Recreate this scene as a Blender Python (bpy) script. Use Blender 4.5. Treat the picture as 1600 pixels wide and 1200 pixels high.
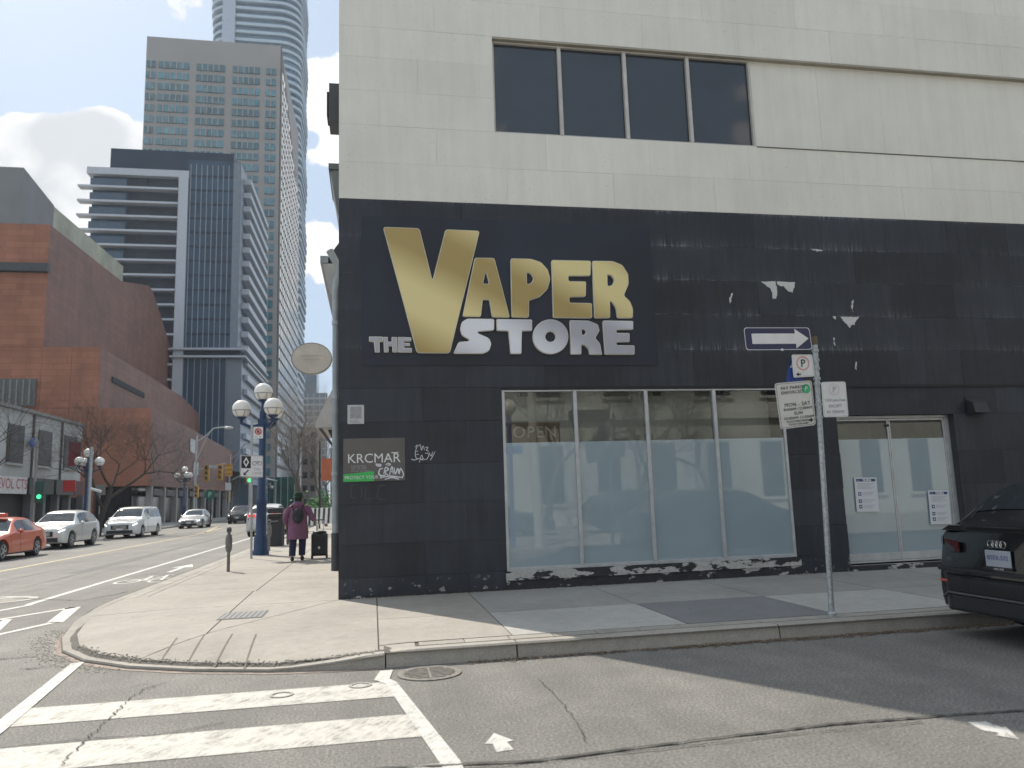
import bpy, bmesh, math, random
from mathutils import Vector, Matrix
from math import sin, cos, pi, radians as rad, sqrt, atan2
for o in list(bpy.data.objects): bpy.data.objects.remove(o)
S = bpy.context.scene
COL = S.collection
R_ = random.Random(7)

# ------------------------------------------------------------------ camera
FPX, YAW, PITCH, ROLL, CH = 1186.79, .18395, .14769, -.032785, 1.6
_f = Vector((sin(YAW)*cos(PITCH), cos(YAW)*cos(PITCH), sin(PITCH)))
_r = Vector((cos(YAW), -sin(YAW), 0)); _u = _r.cross(_f)
CR = cos(ROLL)*_r + sin(ROLL)*_u; CU = -sin(ROLL)*_r + cos(ROLL)*_u; CF = _f
cam = bpy.data.cameras.new('camera'); camo = bpy.data.objects.new('camera', cam); COL.objects.link(camo)
m = Matrix((CR, CU, -CF)).transposed().to_4x4(); m.translation = (0, 0, CH); camo.matrix_world = m
cam.sensor_width = 36; cam.lens = FPX/1600*36; cam.clip_start = .05; cam.clip_end = 5000
cam.dof.use_dof = True; cam.dof.focus_distance = 12.4; cam.dof.aperture_fstop = 1.7
S.camera = camo
# surveying helper: the point of a world plane (axis = value) seen along a sight line
def at(x, y, axis, v):
    d = (x-800)/FPX*CR - (y-600)/FPX*CU + CF
    o = Vector((0, 0, CH)); k = 'xyz'.index(axis)
    return o + d*((v-o[k])/d[k])

# ------------------------------------------------------------------ world and sun
SUN_AZ, SUN_EL = rad(-31), rad(47)      # azimuth from +Y towards +X
W = bpy.data.worlds.new('World'); S.world = W; W.use_nodes = True
nt = W.node_tree; nt.nodes.clear(); N = nt.nodes.new; Lk = nt.links.new
out = N('ShaderNodeOutputWorld'); bg = N('ShaderNodeBackground'); bg.inputs[1].default_value = .125
sky = N('ShaderNodeTexSky'); sky.sky_type = 'NISHITA'; sky.sun_disc = False
sky.sun_elevation = SUN_EL; sky.sun_rotation = SUN_AZ; sky.air_density = 1.0; sky.dust_density = 1.6; sky.ozone_density = 1
tc = N('ShaderNodeTexCoord')
def mth(op, a, b=None, c=None, clamp=False, t=nt):
    n = t.nodes.new('ShaderNodeMath'); n.operation = op; n.use_clamp = clamp
    for i, v in enumerate((a, b, c)):
        if v is None: continue
        if isinstance(v, (int, float)): n.inputs[i].default_value = v
        else: t.links.new(v, n.inputs[i])
    return n.outputs[0]
sx = N('ShaderNodeSeparateXYZ'); Lk(tc.outputs['Generated'], sx.inputs[0])
# project direction on a cloud deck so that clouds shrink towards the horizon
den = mth('MAXIMUM', sx.outputs[2], 0.0); den = mth('ADD', den, .22)
cx = N('ShaderNodeCombineXYZ'); Lk(mth('DIVIDE', sx.outputs[0], den), cx.inputs[0]); Lk(mth('DIVIDE', sx.outputs[1], den), cx.inputs[1]); cx.inputs[2].default_value = 0
def cloudnoise(shift):
    v = N('ShaderNodeVectorMath'); v.operation = 'ADD'; Lk(tc.outputs['Generated'], v.inputs[0]); v.inputs[1].default_value = shift
    n = N('ShaderNodeTexNoise'); n.inputs['Scale'].default_value = 4.2; n.inputs['Detail'].default_value = 10; n.inputs['Roughness'].default_value = .5
    Lk(v.outputs[0], n.inputs['Vector']); return n.outputs[0]
OFF0 = (3.1, 1.7, 0.2)
n1 = cloudnoise(OFF0); n2 = cloudnoise((OFF0[0]-.03, OFF0[1]+.02, OFF0[2]+.07))
def blob(px, py, rad_in, rad_out, gain):
    d = ((px-800)/FPX*CR - (py-600)/FPX*CU + CF).normalized()
    v = N('ShaderNodeVectorMath'); v.operation = 'DISTANCE'; Lk(tc.outputs['Generated'], v.inputs[0]); v.inputs[1].default_value = d
    mr = N('ShaderNodeMapRange'); mr.interpolation_type = 'SMOOTHSTEP'
    Lk(v.outputs['Value'], mr.inputs[0]); mr.inputs[1].default_value = rad_in; mr.inputs[2].default_value = rad_out; mr.inputs[3].default_value = gain; mr.inputs[4].default_value = 0
    return mr.outputs[0]
bias = None
BL = [(40, 300, .05, .15, .45), (110, 190, .02, .065, .42), (190, 230, .02, .065, .38), (300, 5, .02, .07, .40), (60, 20, .08, .13, -.5), (205, 80, .02, .06, -.35), (500, 130, .02, .10, .3), (495, 460, .02, .08, .25), (500, 310, .01, .05, -.2), (490, 20, .01, .05, -.2)]
for b in BL:
    o_ = blob(*b); bias = o_ if bias is None else mth('ADD', bias, o_)
def fluff(v_, shift):
    a = N('ShaderNodeVectorMath'); a.operation = 'ADD'; Lk(tc.outputs['Generated'], a.inputs[0]); a.inputs[1].default_value = shift
    n = N('ShaderNodeTexNoise'); n.inputs['Scale'].default_value = 17; n.inputs['Detail'].default_value = 8; n.inputs['Roughness'].default_value = .55; Lk(a.outputs[0], n.inputs['Vector'])
    return mth('ADD', mth('MULTIPLY_ADD', v_, 2.2, -.6), mth('MULTIPLY_ADD', n.outputs[0], .9, -.45))
n1 = fluff(n1, (0, 0, 0)); n2 = fluff(n2, (-.012, .01, .03))
dens = mth('ADD', n1, bias); dens2 = mth('ADD', n2, bias)
mr = N('ShaderNodeMapRange'); mr.interpolation_type = 'SMOOTHSTEP'; Lk(dens, mr.inputs[0]); mr.inputs[1].default_value = .52; mr.inputs[2].default_value = .60
shade = N('ShaderNodeMapRange'); Lk(dens2, shade.inputs[0]); shade.inputs[1].default_value = .62; shade.inputs[2].default_value = .98
cc = N('ShaderNodeMix'); cc.data_type = 'RGBA'; Lk(shade.outputs[0], cc.inputs[0])
cc.inputs[6].default_value = (3.1, 3.1, 3.08, 1); cc.inputs[7].default_value = (2.05, 2.14, 2.25, 1)
# thin veil over the blue part
veil = N('ShaderNodeMix'); veil.data_type = 'RGBA'; veil.inputs[0].default_value = .93
Lk(sky.outputs[0], veil.inputs[6]); veil.inputs[7].default_value = (1.36, 1.72, 2.18, 1)
mx = N('ShaderNodeMix'); mx.data_type = 'RGBA'; Lk(mr.outputs[0], mx.inputs[0]); Lk(veil.outputs[2], mx.inputs[6]); Lk(cc.outputs[2], mx.inputs[7])
Lk(mx.outputs[2], bg.inputs[0]); Lk(bg.outputs[0], out.inputs[0])
sl = bpy.data.lights.new('sun', 'SUN'); sl.energy = 2.0; sl.angle = rad(.53); sl.color = (1, .93, .82)
so = bpy.data.objects.new('sun', sl); COL.objects.link(so)
to_sun = Vector((sin(SUN_AZ)*cos(SUN_EL), cos(SUN_AZ)*cos(SUN_EL), sin(SUN_EL)))
so.rotation_euler = to_sun.to_track_quat('Z', 'Y').to_euler()
S.view_settings.view_transform = 'Standard'; S.view_settings.look = 'None'; S.view_settings.gamma = 1
S.view_settings.use_curve_mapping = False; S.view_settings.exposure = 1.5
S.render.engine = 'CYCLES'

# ------------------------------------------------------------------ materials
MATS = {}
def nodes(name):
    mt = bpy.data.materials.new(name); mt.use_nodes = True
    t = mt.node_tree; b = t.nodes['Principled BSDF']; return mt, t, b
def noise(t, scale, detail=4, rough=.55, vec=None, coord='Position', sc=None, rotz=0):
    n = t.nodes.new('ShaderNodeTexNoise'); n.inputs['Scale'].default_value = scale; n.inputs['Detail'].default_value = detail; n.inputs['Roughness'].default_value = rough
    if vec is None:
        if coord == 'Position': g = t.nodes.new('ShaderNodeNewGeometry').outputs['Position']
        else: g = t.nodes.new('ShaderNodeTexCoord').outputs['Object']
        vec = g
    if sc:
        if rotz:
            m0 = t.nodes.new('ShaderNodeMapping'); m0.inputs['Rotation'].default_value = (0, 0, rotz); t.links.new(vec, m0.inputs[0]); vec = m0.outputs[0]
        mp = t.nodes.new('ShaderNodeMapping'); mp.inputs['Scale'].default_value = sc; t.links.new(vec, mp.inputs[0]); vec = mp.outputs[0]
    t.links.new(vec, n.inputs['Vector']); return n.outputs[0]
def ramp(t, fac, stops):
    r = t.nodes.new('ShaderNodeValToRGB'); t.links.new(fac, r.inputs[0]); e = r.color_ramp.elements
    while len(e) > 1: e.remove(e[0])
    for i, (p, c) in enumerate(stops):
        if i == 0: e[0].position = p; k = e[0]
        else: k = e.new(p)
        k.color = tuple(c)+(1,) if len(c) == 3 else c
    return r.outputs[0]
def mixc(t, fac, a, b, mode='MIX'):
    n = t.nodes.new('ShaderNodeMix'); n.data_type = 'RGBA'; n.blend_type = mode
    for i, v in ((0, fac), (6, a), (7, b)):
        if isinstance(v, (int, float)): n.inputs[i].default_value = v
        elif isinstance(v, tuple): n.inputs[i].default_value = v+(1,) if len(v) == 3 else v
        else: t.links.new(v, n.inputs[i])
    return n.outputs[2]
def objrand(t): return t.nodes.new('ShaderNodeObjectInfo').outputs['Random']
def bump(t, b, h, s=.3, d=.01):
    n = t.nodes.new('ShaderNodeBump'); n.inputs['Strength'].default_value = s; n.inputs['Distance'].default_value = d
    t.links.new(h, n.inputs['Height']); t.links.new(n.outputs[0], b.inputs['Normal'])
def M(name, col=(.5, .5, .5), rough=.6, metal=0., var=.12, sc=3., bmp=0., bsc=40., coat=0., emit=0., rnd=0., spec=None):
    if name in MATS: return MATS[name]
    mt, t, b = nodes(name)
    n = noise(t, sc, 5)
    lo = tuple(c*(1-var) for c in col); hi = tuple(min(1, c*(1+var)) for c in col)
    c = ramp(t, n, [(.3, lo), (.7, hi)])
    if rnd:
        r = mth('MULTIPLY_ADD', objrand(t), 2*rnd, 1-rnd, t=t)
        cb = t.nodes.new('ShaderNodeCombineColor')
        for i in range(3): t.links.new(r, cb.inputs[i])
        c = mixc(t, 1., c, cb.outputs[0], 'MULTIPLY')
    t.links.new(c, b.inputs['Base Color'])
    b.inputs['Roughness'].default_value = rough; b.inputs['Metallic'].default_value = metal
    if spec is not None: b.inputs['Specular IOR Level'].default_value = spec
    if coat: b.inputs['Coat Weight'].default_value = coat; b.inputs['Coat Roughness'].default_value = .05
    if emit: b.inputs['Emission Color'].default_value = tuple(col)+(1,); b.inputs['Emission Strength'].default_value = emit
    if bmp: bump(t, b, noise(t, bsc, 6), bmp)
    MATS[name] = mt; return mt
def glass(name, tint=(.8, .86, .86), ior=1.7, rough=.01, warp=.0):
    if name in MATS: return MATS[name]
    mt, t, b = nodes(name); t.nodes.remove(b)
    o = t.nodes['Material Output']; g = t.nodes.new('ShaderNodeBsdfGlossy'); g.inputs['Roughness'].default_value = rough
    tr = t.nodes.new('ShaderNodeBsdfTransparent'); tr.inputs[0].default_value = tuple(tint)+(1,)
    f = t.nodes.new('ShaderNodeFresnel'); f.inputs[0].default_value = ior
    if warp:
        n = t.nodes.new('ShaderNodeBump'); n.inputs['Strength'].default_value = warp; n.inputs['Distance'].default_value = .02
        t.links.new(noise(t, 1.1, 2), n.inputs['Height']); t.links.new(n.outputs[0], g.inputs['Normal'])
    x = t.nodes.new('ShaderNodeMixShader'); t.links.new(f.outputs[0], x.inputs[0]); t.links.new(tr.outputs[0], x.inputs[1]); t.links.new(g.outputs[0], x.inputs[2])
    t.links.new(x.outputs[0], o.inputs[0]); MATS[name] = mt; return mt
def asphalt():
    mt, t, b = nodes('asphalt')
    big = noise(t, .35, 5, .6); mid = noise(t, 2.2, 6, .65); fine = noise(t, 190, 3, .8); fine2 = noise(t, 48, 5, .8)
    c = ramp(t, mid, [(.25, (.165, .160, .152)), (.75, (.225, .218, .206))])
    c = mixc(t, .55, c, ramp(t, big, [(.3, (.6, .6, .61)), (.7, (1.18, 1.17, 1.14))]), 'MULTIPLY')
    c = mixc(t, .8, c, ramp(t, fine, [(.32, (.35, .35, .35)), (.5, (.98, .98, .98)), (.68, (1.75, 1.7, 1.6))]), 'MULTIPLY')
    c = mixc(t, .85, c, ramp(t, fine2, [(.36, (.36, .36, .36)), (.5, (.95, .95, .95)), (.64, (1.85, 1.82, 1.7))]), 'MULTIPLY')
    # tyre wear along the side street
    wear = noise(t, 1, 4, .6, sc=(1.4, .05, 1)); c = mixc(t, .45, c, ramp(t, wear, [(.35, (.72, .72, .73)), (.62, (1.15, 1.15, 1.13))]), 'MULTIPLY')
    # dark oil spots
    sp = noise(t, 1.7, 3, .5); c = mixc(t, .6, c, ramp(t, sp, [(.66, (1, 1, 1)), (.78, (.62, .61, .6))]), 'MULTIPLY')
    t.links.new(c, b.inputs['Base Color']); b.inputs['Roughness'].default_value = .82
    bump(t, b, fine2, .55, .012); return mt
def concrete(name, col, rnd=.06, speck=.5, dirt=.5):
    mt, t, b = nodes(name)
    big = noise(t, .8, 6, .62); fine = noise(t, 75, 4, .8); mid = noise(t, 7, 5, .6)
    c = ramp(t, big, [(.28, tuple(x*.84 for x in col)), (.72, tuple(x*1.1 for x in col))])
    c = mixc(t, .5, c, ramp(t, mid, [(.3, (.82, .81, .79)), (.6, (1.06, 1.06, 1.05))]), 'MULTIPLY')
    c = mixc(t, speck, c, ramp(t, fine, [(.33, (.55, .55, .54)), (.5, (1, 1, 1)), (.7, (1.2, 1.19, 1.16))]), 'MULTIPLY')
    st = noise(t, 2.3, 4, .6); c = mixc(t, dirt, c, ramp(t, st, [(.58, (1, 1, 1)), (.72, (.72, .71, .69))]), 'MULTIPLY')
    gum = t.nodes.new('ShaderNodeTexVoronoi'); gum.inputs['Scale'].default_value = 2.1; gum.inputs['Randomness'].default_value = 1
    t.links.new(t.nodes.new('ShaderNodeNewGeometry').outputs['Position'], gum.inputs['Vector'])
    c = mixc(t, .7, c, ramp(t, gum.outputs['Distance'], [(.035, (.35, .34, .33)), (.05, (1, 1, 1))]), 'MULTIPLY')
    r = mth('MULTIPLY_ADD', objrand(t), 2*rnd, 1-rnd, t=t); cb = t.nodes.new('ShaderNodeCombineColor')
    for i in range(3): t.links.new(r, cb.inputs[i])
    c = mixc(t, 1., c, cb.outputs[0], 'MULTIPLY')
    t.links.new(c, b.inputs['Base Color']); b.inputs['Roughness'].default_value = .85; bump(t, b, fine, .25, .004)
    MATS[name] = mt; return mt
def paint_mark(name, col, worn=.5):
    mt, t, b = nodes(name)
    n = noise(t, 6, 6, .7); s = noise(t, 1, 5, .75, sc=(60, 5, 1), rotz=.55); f = noise(t, 150, 3, .8)
    a = mth('ADD', mth('MULTIPLY', s, .75, t=t), mth('MULTIPLY', n, .45, t=t), t=t); a = mth('ADD', a, mth('MULTIPLY', f, .35, t=t), t=t)
    # worn holes show the asphalt colour
    k = ramp(t, a, [(.80+.18*worn-.22, (1, 1, 1)), (.80+.18*worn-.04, (0, 0, 0))] if False else [(.52+.14*worn, (0, 0, 0)), (.64+.14*worn, (1, 1, 1))])
    c = mixc(t, k, (.19, .185, .175), tuple(col)); c = mixc(t, .5, c, ramp(t, n, [(.3, (.82, .81, .78)), (.65, (1.05, 1.05, 1.05))]), 'MULTIPLY')
    t.links.new(c, b.inputs['Base Color']); b.inputs['Roughness'].default_value = .7; MATS[name] = mt; return mt
JZ, JH = 3.40, .62
def black_block():
    mt, t, b = nodes('black_painted_block')
    pos = t.nodes.new('ShaderNodeNewGeometry').outputs['Position']; sp = t.nodes.new('ShaderNodeSeparateXYZ'); t.links.new(pos, sp.inputs[0])
    z = sp.outputs[2]; x = sp.outputs[0]
    fr = mth('FRACT', mth('DIVIDE', mth('SUBTRACT', z, JZ-6.2, t=t), JH, t=t), t=t)      # 0 just above a joint, 1 just below the next
    up = mth('POWER', mth('SUBTRACT', 1., fr, t=t), 7., t=t)                              # streaks rising from the joint
    dn = mth('POWER', fr, 16., t=t)
    st = noise(t, 1, 5, .7, sc=(22, 1, 1.2)); big = noise(t, 1, 3, .5, sc=(.55, 1, 1.3))
    upper = ramp(t, mth('DIVIDE', z, 10., t=t), [(.33, (0, 0, 0)), (.40, (1, 1, 1))])
    east = ramp(t, mth('DIVIDE', x, 20., t=t), [(.02, (.25, .25, .25)), (.235, (.35, .35, .35)), (.25, (1, 1, 1)), (.45, (.8, .8, .8)), (.55, (.45, .45, .45))])
    sm = ramp(t, st, [(.45, (0, 0, 0)), (.75, (1, 1, 1))]); bm = ramp(t, big, [(.46, (0, 0, 0)), (.66, (1, 1, 1))])
    k = mth('MULTIPLY', mth('ADD', mth('MULTIPLY', up, .9, t=t), mth('MULTIPLY', dn, .5, t=t), t=t), sm, t=t)
    k = mth('MULTIPLY', k, mth('MULTIPLY_ADD', bm, .85, .12, t=t), t=t); k = mth('MULTIPLY', mth('MULTIPLY', k, upper, t=t), east, t=t)
    # fine bright line of salt right at the joint
    ln = mth('GREATER_THAN', up, .83, t=t); lm = noise(t, 1, 4, .7, sc=(4, 1, 1)); lk = ramp(t, lm, [(.5, (0, 0, 0)), (.66, (.8, .8, .8))])
    k2 = mth('MULTIPLY', mth('MULTIPLY', ln, lk, t=t), mth('MULTIPLY', mth('MULTIPLY', upper, east, t=t), .30, t=t), t=t)
    k = mth('MULTIPLY', mth('ADD', k, k2, t=t), 1.25, clamp=True, t=t)
    base = ramp(t, noise(t, .9, 6, .6), [(.3, (.020, .023, .030)), (.7, (.035, .039, .048))])
    base = mixc(t, .5, base, ramp(t, noise(t, 1, 4, .6, sc=(9, 1, .7)), [(.3, (.7, .7, .7)), (.7, (1.4, 1.42, 1.5))]), 'MULTIPLY')
    r = mth('MULTIPLY_ADD', objrand(t), .5, .78, t=t); cb = t.nodes.new('ShaderNodeCombineColor')
    for i in range(3): t.links.new(r, cb.inputs[i])
    base = mixc(t, 1., base, cb.outputs[0], 'MULTIPLY')
    c = mixc(t, k, base, (.34, .37, .39))
    # chipped specks and flaked foot of the wall
    ch = noise(t, 9, 3, .6); zf = ramp(t, z, [(.30, (1, 1, 1)), (.44, (0, 0, 0))])
    chips = mth('MULTIPLY', ramp(t, ch, [(.62, (0, 0, 0)), (.64, (1, 1, 1))]), zf, t=t)
    c = mixc(t, chips, c, (.27, .265, .25))
    t.links.new(c, b.inputs['Base Color']); b.inputs['Roughness'].default_value = .5; b.inputs['Specular IOR Level'].default_value = .4
    bump(t, b, noise(t, 30, 5, .6), .35, .01)
    MATS['black_painted_block'] = mt; return mt
def flaking(name='flaking_black_paint', thr=.5):
    mt, t, b = nodes(name)
    n = noise(t, 1, 7, .62, sc=(2.1, 1, 5.5)); k = ramp(t, n, [(thr, (0, 0, 0)), (thr+.012, (1, 1, 1))])
    c = mixc(t, k, ramp(t, noise(t, 12, 4), [(.3, (.02, .021, .024)), (.7, (.036, .038, .042))]), ramp(t, noise(t, 25, 4), [(.3, (.36, .35, .32)), (.7, (.52, .51, .48))]))
    t.links.new(c, b.inputs['Base Color']); b.inputs['Roughness'].default_value = .7; bump(t, b, k, .5, .004); MATS[name] = mt; return mt
def cream_mat():
    mt, t, b = nodes('cream_painted_block')
    c = ramp(t, noise(t, .7, 6, .6), [(.3, (.72, .695, .62)), (.7, (.80, .775, .70))])
    c = mixc(t, .35, c, ramp(t, noise(t, 1, 5, .65, sc=(6, 1, .5)), [(.35, (.88, .875, .86)), (.6, (1.03, 1.03, 1.03))]), 'MULTIPLY')
    c = mixc(t, .55, c, ramp(t, noise(t, 26, 4, .6), [(.29, (.5, .49, .46)), (.34, (1, 1, 1))]), 'MULTIPLY')
    r = mth('MULTIPLY_ADD', objrand(t), .05, .975, t=t); cb = t.nodes.new('ShaderNodeCombineColor')
    for i in range(3): t.links.new(r, cb.inputs[i])
    c = mixc(t, 1., c, cb.outputs[0], 'MULTIPLY')
    t.links.new(c, b.inputs['Base Color']); b.inputs['Roughness'].default_value = .65; bump(t, b, noise(t, 18, 5), .2, .008)
    MATS['cream_painted_block'] = mt; return mt
def foil(name, lo, hi, rough):
    # printed brushed-metal foil with diagonal sheen bands
    mt, t, b = nodes(name)
    pos = t.nodes.new('ShaderNodeNewGeometry').outputs['Position']
    n = noise(t, 1, 3, .5, vec=pos, sc=(.9, 1, 2.0))
    w = t.nodes.new('ShaderNodeTexWave'); w.inputs['Scale'].default_value = .17; w.inputs['Distortion'].default_value = 1.0; w.inputs['Detail'].default_value = 1
    mp = t.nodes.new('ShaderNodeMapping'); mp.inputs['Rotation'].default_value = (0, rad(62), 0); t.links.new(pos, mp.inputs[0]); t.links.new(mp.outputs[0], w.inputs[0])
    c = ramp(t, w.outputs[1], [(.1, lo), (.9, hi)]); t.links.new(c, b.inputs['Base Color'])
    b.inputs['Metallic'].default_value = .15; b.inputs['Roughness'].default_value = rough; MATS[name] = mt; return mt

ASPH = asphalt(); CONC = concrete('sidewalk_concrete', (.345, .318, .282)); CONC_D = concrete('patched_dark_concrete', (.21, .21, .215), .05); CONC_L = concrete('new_light_concrete', (.42, .41, .385), .04)
CONC_W = concrete('weathered_concrete', (.32, .312, .295)); KERB = concrete('kerb_concrete', (.36, .335, .30), .08, .8, .8)
BLK = black_block(); CRM = cream_mat(); FLK = flaking()
WHITE_MARK = paint_mark('worn_white_road_paint', (.53, .51, .465), .92); WHITE_ROAD = paint_mark('white_road_paint', (.56, .55, .52), .75); YEL = paint_mark('faded_yellow_road_paint', (.50, .40, .22), .2)
ALU = M('aluminium_frame', (.50, .51, .52), .38, .35, .12, 6); GALV = M('galvanised_steel', (.40, .42, .43), .45, .55, .3, 30, .1)
PANE = glass('window_glass', (.95, .975, .975), 1.95, .004, .02)
DARKGLASS = M('dark_tinted_glass', (.035, .04, .047), .04, 0, .3, .4, spec=.8)
FILM = M('blue_grey_privacy_film', (.31, .375, .405), .02, 0, .06, .8, spec=.5); FILM.node_tree.nodes['Principled BSDF'].inputs['IOR'].default_value = 1.85
DARK = M('near_black', (.012, .012, .014), .6); ROOM = M('dim_room_paint', (.55, .60, .58), .8, var=.2, sc=1.2)
WHITE = M('white_paint', (.75, .75, .74), .45, 0, .05); SIGNW = M('white_sign_face', (.70, .70, .69), .4, 0, .06, 8)
INK = M('black_ink', (.015, .015, .018), .6); RUB = M('tyre_rubber', (.016, .016, .016), .75, 0, .3, 30)
BLUEP = M('dark_blue_post_paint', (.010, .038, .105), .35, 0, .2, 6); GLOBE = M('white_lamp_globe', (.78, .76, .70), .25, 0, .03)
RED = M('red_paint', (.5, .03, .03), .45)
BARK = M('grey_bark', (.10, .085, .07), .85, 0, .35, 12, .4); BARK_LIT = M('sunlit_twig_tone', (.24, .21, .18), .8, 0, .3, 12)  # twig copy is paler than the limbs: sunlight put into its colour

# ------------------------------------------------------------------ object helpers
POS = {}
def meta(o, label=None, cat=None, group=None, kind=None):
    if label: o['label'] = label
    if cat: o['category'] = cat
    if group: o['group'] = group
    if kind: o['kind'] = kind
    return o
def thing(name, loc, label, cat, group=None, rz=0.):
    o = bpy.data.objects.new(name, None); COL.objects.link(o); o.location = loc; o.rotation_euler.z = rz; o.empty_display_size = .2
    POS[o] = Vector(loc); return meta(o, label, cat, group)
def link(name, me, mat=None, parent=None, loc=None):
    o = bpy.data.objects.new(name, me); COL.objects.link(o)
    if mat is not None and not me.materials: me.materials.append(mat)
    if parent is not None: o.parent = parent; POS[o] = POS.get(parent, Vector())
    else: POS[o] = Vector()
    if loc is not None: o.location = loc
    return o
class MB:
    def __init__(s): s.v = []; s.f = []
    def add(s, vs, fs):
        k = len(s.v); s.v += [tuple(p) for p in vs]; s.f += [tuple(i+k for i in f) for f in fs]; return s
    def box(s, a, b):
        x0, y0, z0 = a; x1, y1, z1 = b
        return s.add([(x0, y0, z0), (x1, y0, z0), (x1, y1, z0), (x0, y1, z0), (x0, y0, z1), (x1, y0, z1), (x1, y1, z1), (x0, y1, z1)],
                     [(0, 3, 2, 1), (4, 5, 6, 7), (0, 1, 5, 4), (1, 2, 6, 5), (2, 3, 7, 6), (3, 0, 4, 7)])
    def cbox(s, c, d, rz=0., rx=0., ry=0.):
        mt = Matrix.Translation(c) @ Matrix.Rotation(rz, 4, 'Z') @ Matrix.Rotation(ry, 4, 'Y') @ Matrix.Rotation(rx, 4, 'X')
        h = [x/2 for x in d]; t = MB().box((-h[0], -h[1], -h[2]), h)
        return s.add([mt @ Vector(p) for p in t.v], t.f)
    def prism(s, poly, o, e):
        # poly: list of 3D points, extruded by vector e
        e = Vector(e); n = len(poly); a = [Vector(p)+Vector(o) for p in poly]; b = [p+e for p in a]
        nrm = Vector()
        for i in range(n): nrm += a[i].cross(a[(i+1) % n])
        fl = nrm.dot(e) > 0
        fs = [tuple(range(n))[::-1] if fl else tuple(range(n)), tuple(range(n, 2*n)) if fl else tuple(range(n, 2*n))[::-1]]
        for i in range(n):
            j = (i+1) % n; q = (i, j, n+j, n+i); fs.append(q if fl else q[::-1])
        return s.add(a+b, fs)
    def tube(s, pts, rs, n=8, cap=True):
        pts = [Vector(p) for p in pts]
        if isinstance(rs, (int, float)): rs = [rs]*len(pts)
        vs = []; fs = []; ref = None
        for i, p in enumerate(pts):
            d = (pts[min(i+1, len(pts)-1)]-pts[max(i-1, 0)])
            if d.length < 1e-9: d = Vector((0, 0, 1))
            d.normalize()
            if ref is None: ref = d.orthogonal().normalized()
            else:
                ref = ref - d*ref.dot(d)
                ref = ref.normalized() if ref.length > 1e-6 else d.orthogonal().normalized()
            w = d.cross(ref)
            for k in range(n):
                a = 2*pi*k/n; vs.append(p+(ref*cos(a)+w*sin(a))*rs[i])
        for i in range(len(pts)-1):
            for k in range(n):
                k2 = (k+1) % n; fs.append((i*n+k, i*n+k2, (i+1)*n+k2, (i+1)*n+k))
        if cap: fs.append(tuple(range(n))[::-1]); fs.append(tuple(range((len(pts)-1)*n, len(pts)*n)))
        return s.add(vs, fs)
    def lathe(s, c, prof, n=20, axis='z', close=True):
        # prof: (radius, height)
        vs = []; fs = []
        for r, h in prof:
            for k in range(n):
                a = 2*pi*k/n; p = (r*cos(a), r*sin(a), h)
                if axis == 'x': p = (p[2], p[0], p[1])
                if axis == 'y': p = (p[1], p[2], p[0])
                vs.append(Vector(c)+Vector(p))
        m_ = len(prof)
        for i in range(m_-1):
            for k in range(n):
                k2 = (k+1) % n; fs.append((i*n+k, i*n+k2, (i+1)*n+k2, (i+1)*n+k))
        if close: fs.append(tuple(range(n))[::-1]); fs.append(tuple(range((m_-1)*n, m_*n)))
        return s.add(vs, fs)
    def sphere(s, c, r, n=16, m_=10, sc=(1, 1, 1)):
        vs = []; fs = []
        for i in range(m_+1):
            th = pi*i/m_
            for k in range(n):
                a = 2*pi*k/n; vs.append((c[0]+r*sc[0]*sin(th)*cos(a), c[1]+r*sc[1]*sin(th)*sin(a), c[2]-r*sc[2]*cos(th)))
        for i in range(m_):
            for k in range(n):
                k2 = (k+1) % n; fs.append((i*n+k, i*n+k2, (i+1)*n+k2, (i+1)*n+k))
        return s.add(vs, fs)
    def mesh(s, name, off=Vector(), smooth=False, weld=False):
        me = bpy.data.meshes.new(name); me.from_pydata([tuple(Vector(p)-off) for p in s.v], [], s.f); me.validate()
        if weld or smooth:
            b = bmesh.new(); b.from_mesh(me); bmesh.ops.remove_doubles(b, verts=b.verts, dist=1e-5); bmesh.ops.recalc_face_normals(b, faces=b.faces); b.to_mesh(me); b.free()
        if smooth:
            me.polygons.foreach_set('use_smooth', [True]*len(me.polygons))
            me.set_sharp_from_angle(angle=rad(38))
        return me
    def build(s, name, mat, parent=None, smooth=False, bevel=0, **kw):
        off = POS.get(parent, Vector()) if parent is not None else Vector()
        o = link(name, s.mesh(name, off, smooth), mat, parent)
        if bevel:
            b = o.modifiers.new('bevel', 'BEVEL'); b.width = bevel; b.segments = 2; b.limit_method = 'ANGLE'
        if kw: meta(o, **kw)
        return o
def q(o, **kw): return meta(o, **kw)
def children_copy(src, loc, rz=None, **kw):
    r = src.copy(); COL.objects.link(r); r.location = loc
    if rz is not None: r.rotation_euler.z = rz
    for c0 in src.children:
        c = c0.copy(); COL.objects.link(c); c.parent = r
        for g0 in c0.children:
            g = g0.copy(); COL.objects.link(g); g.parent = c
    return meta(r, **kw)
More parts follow.
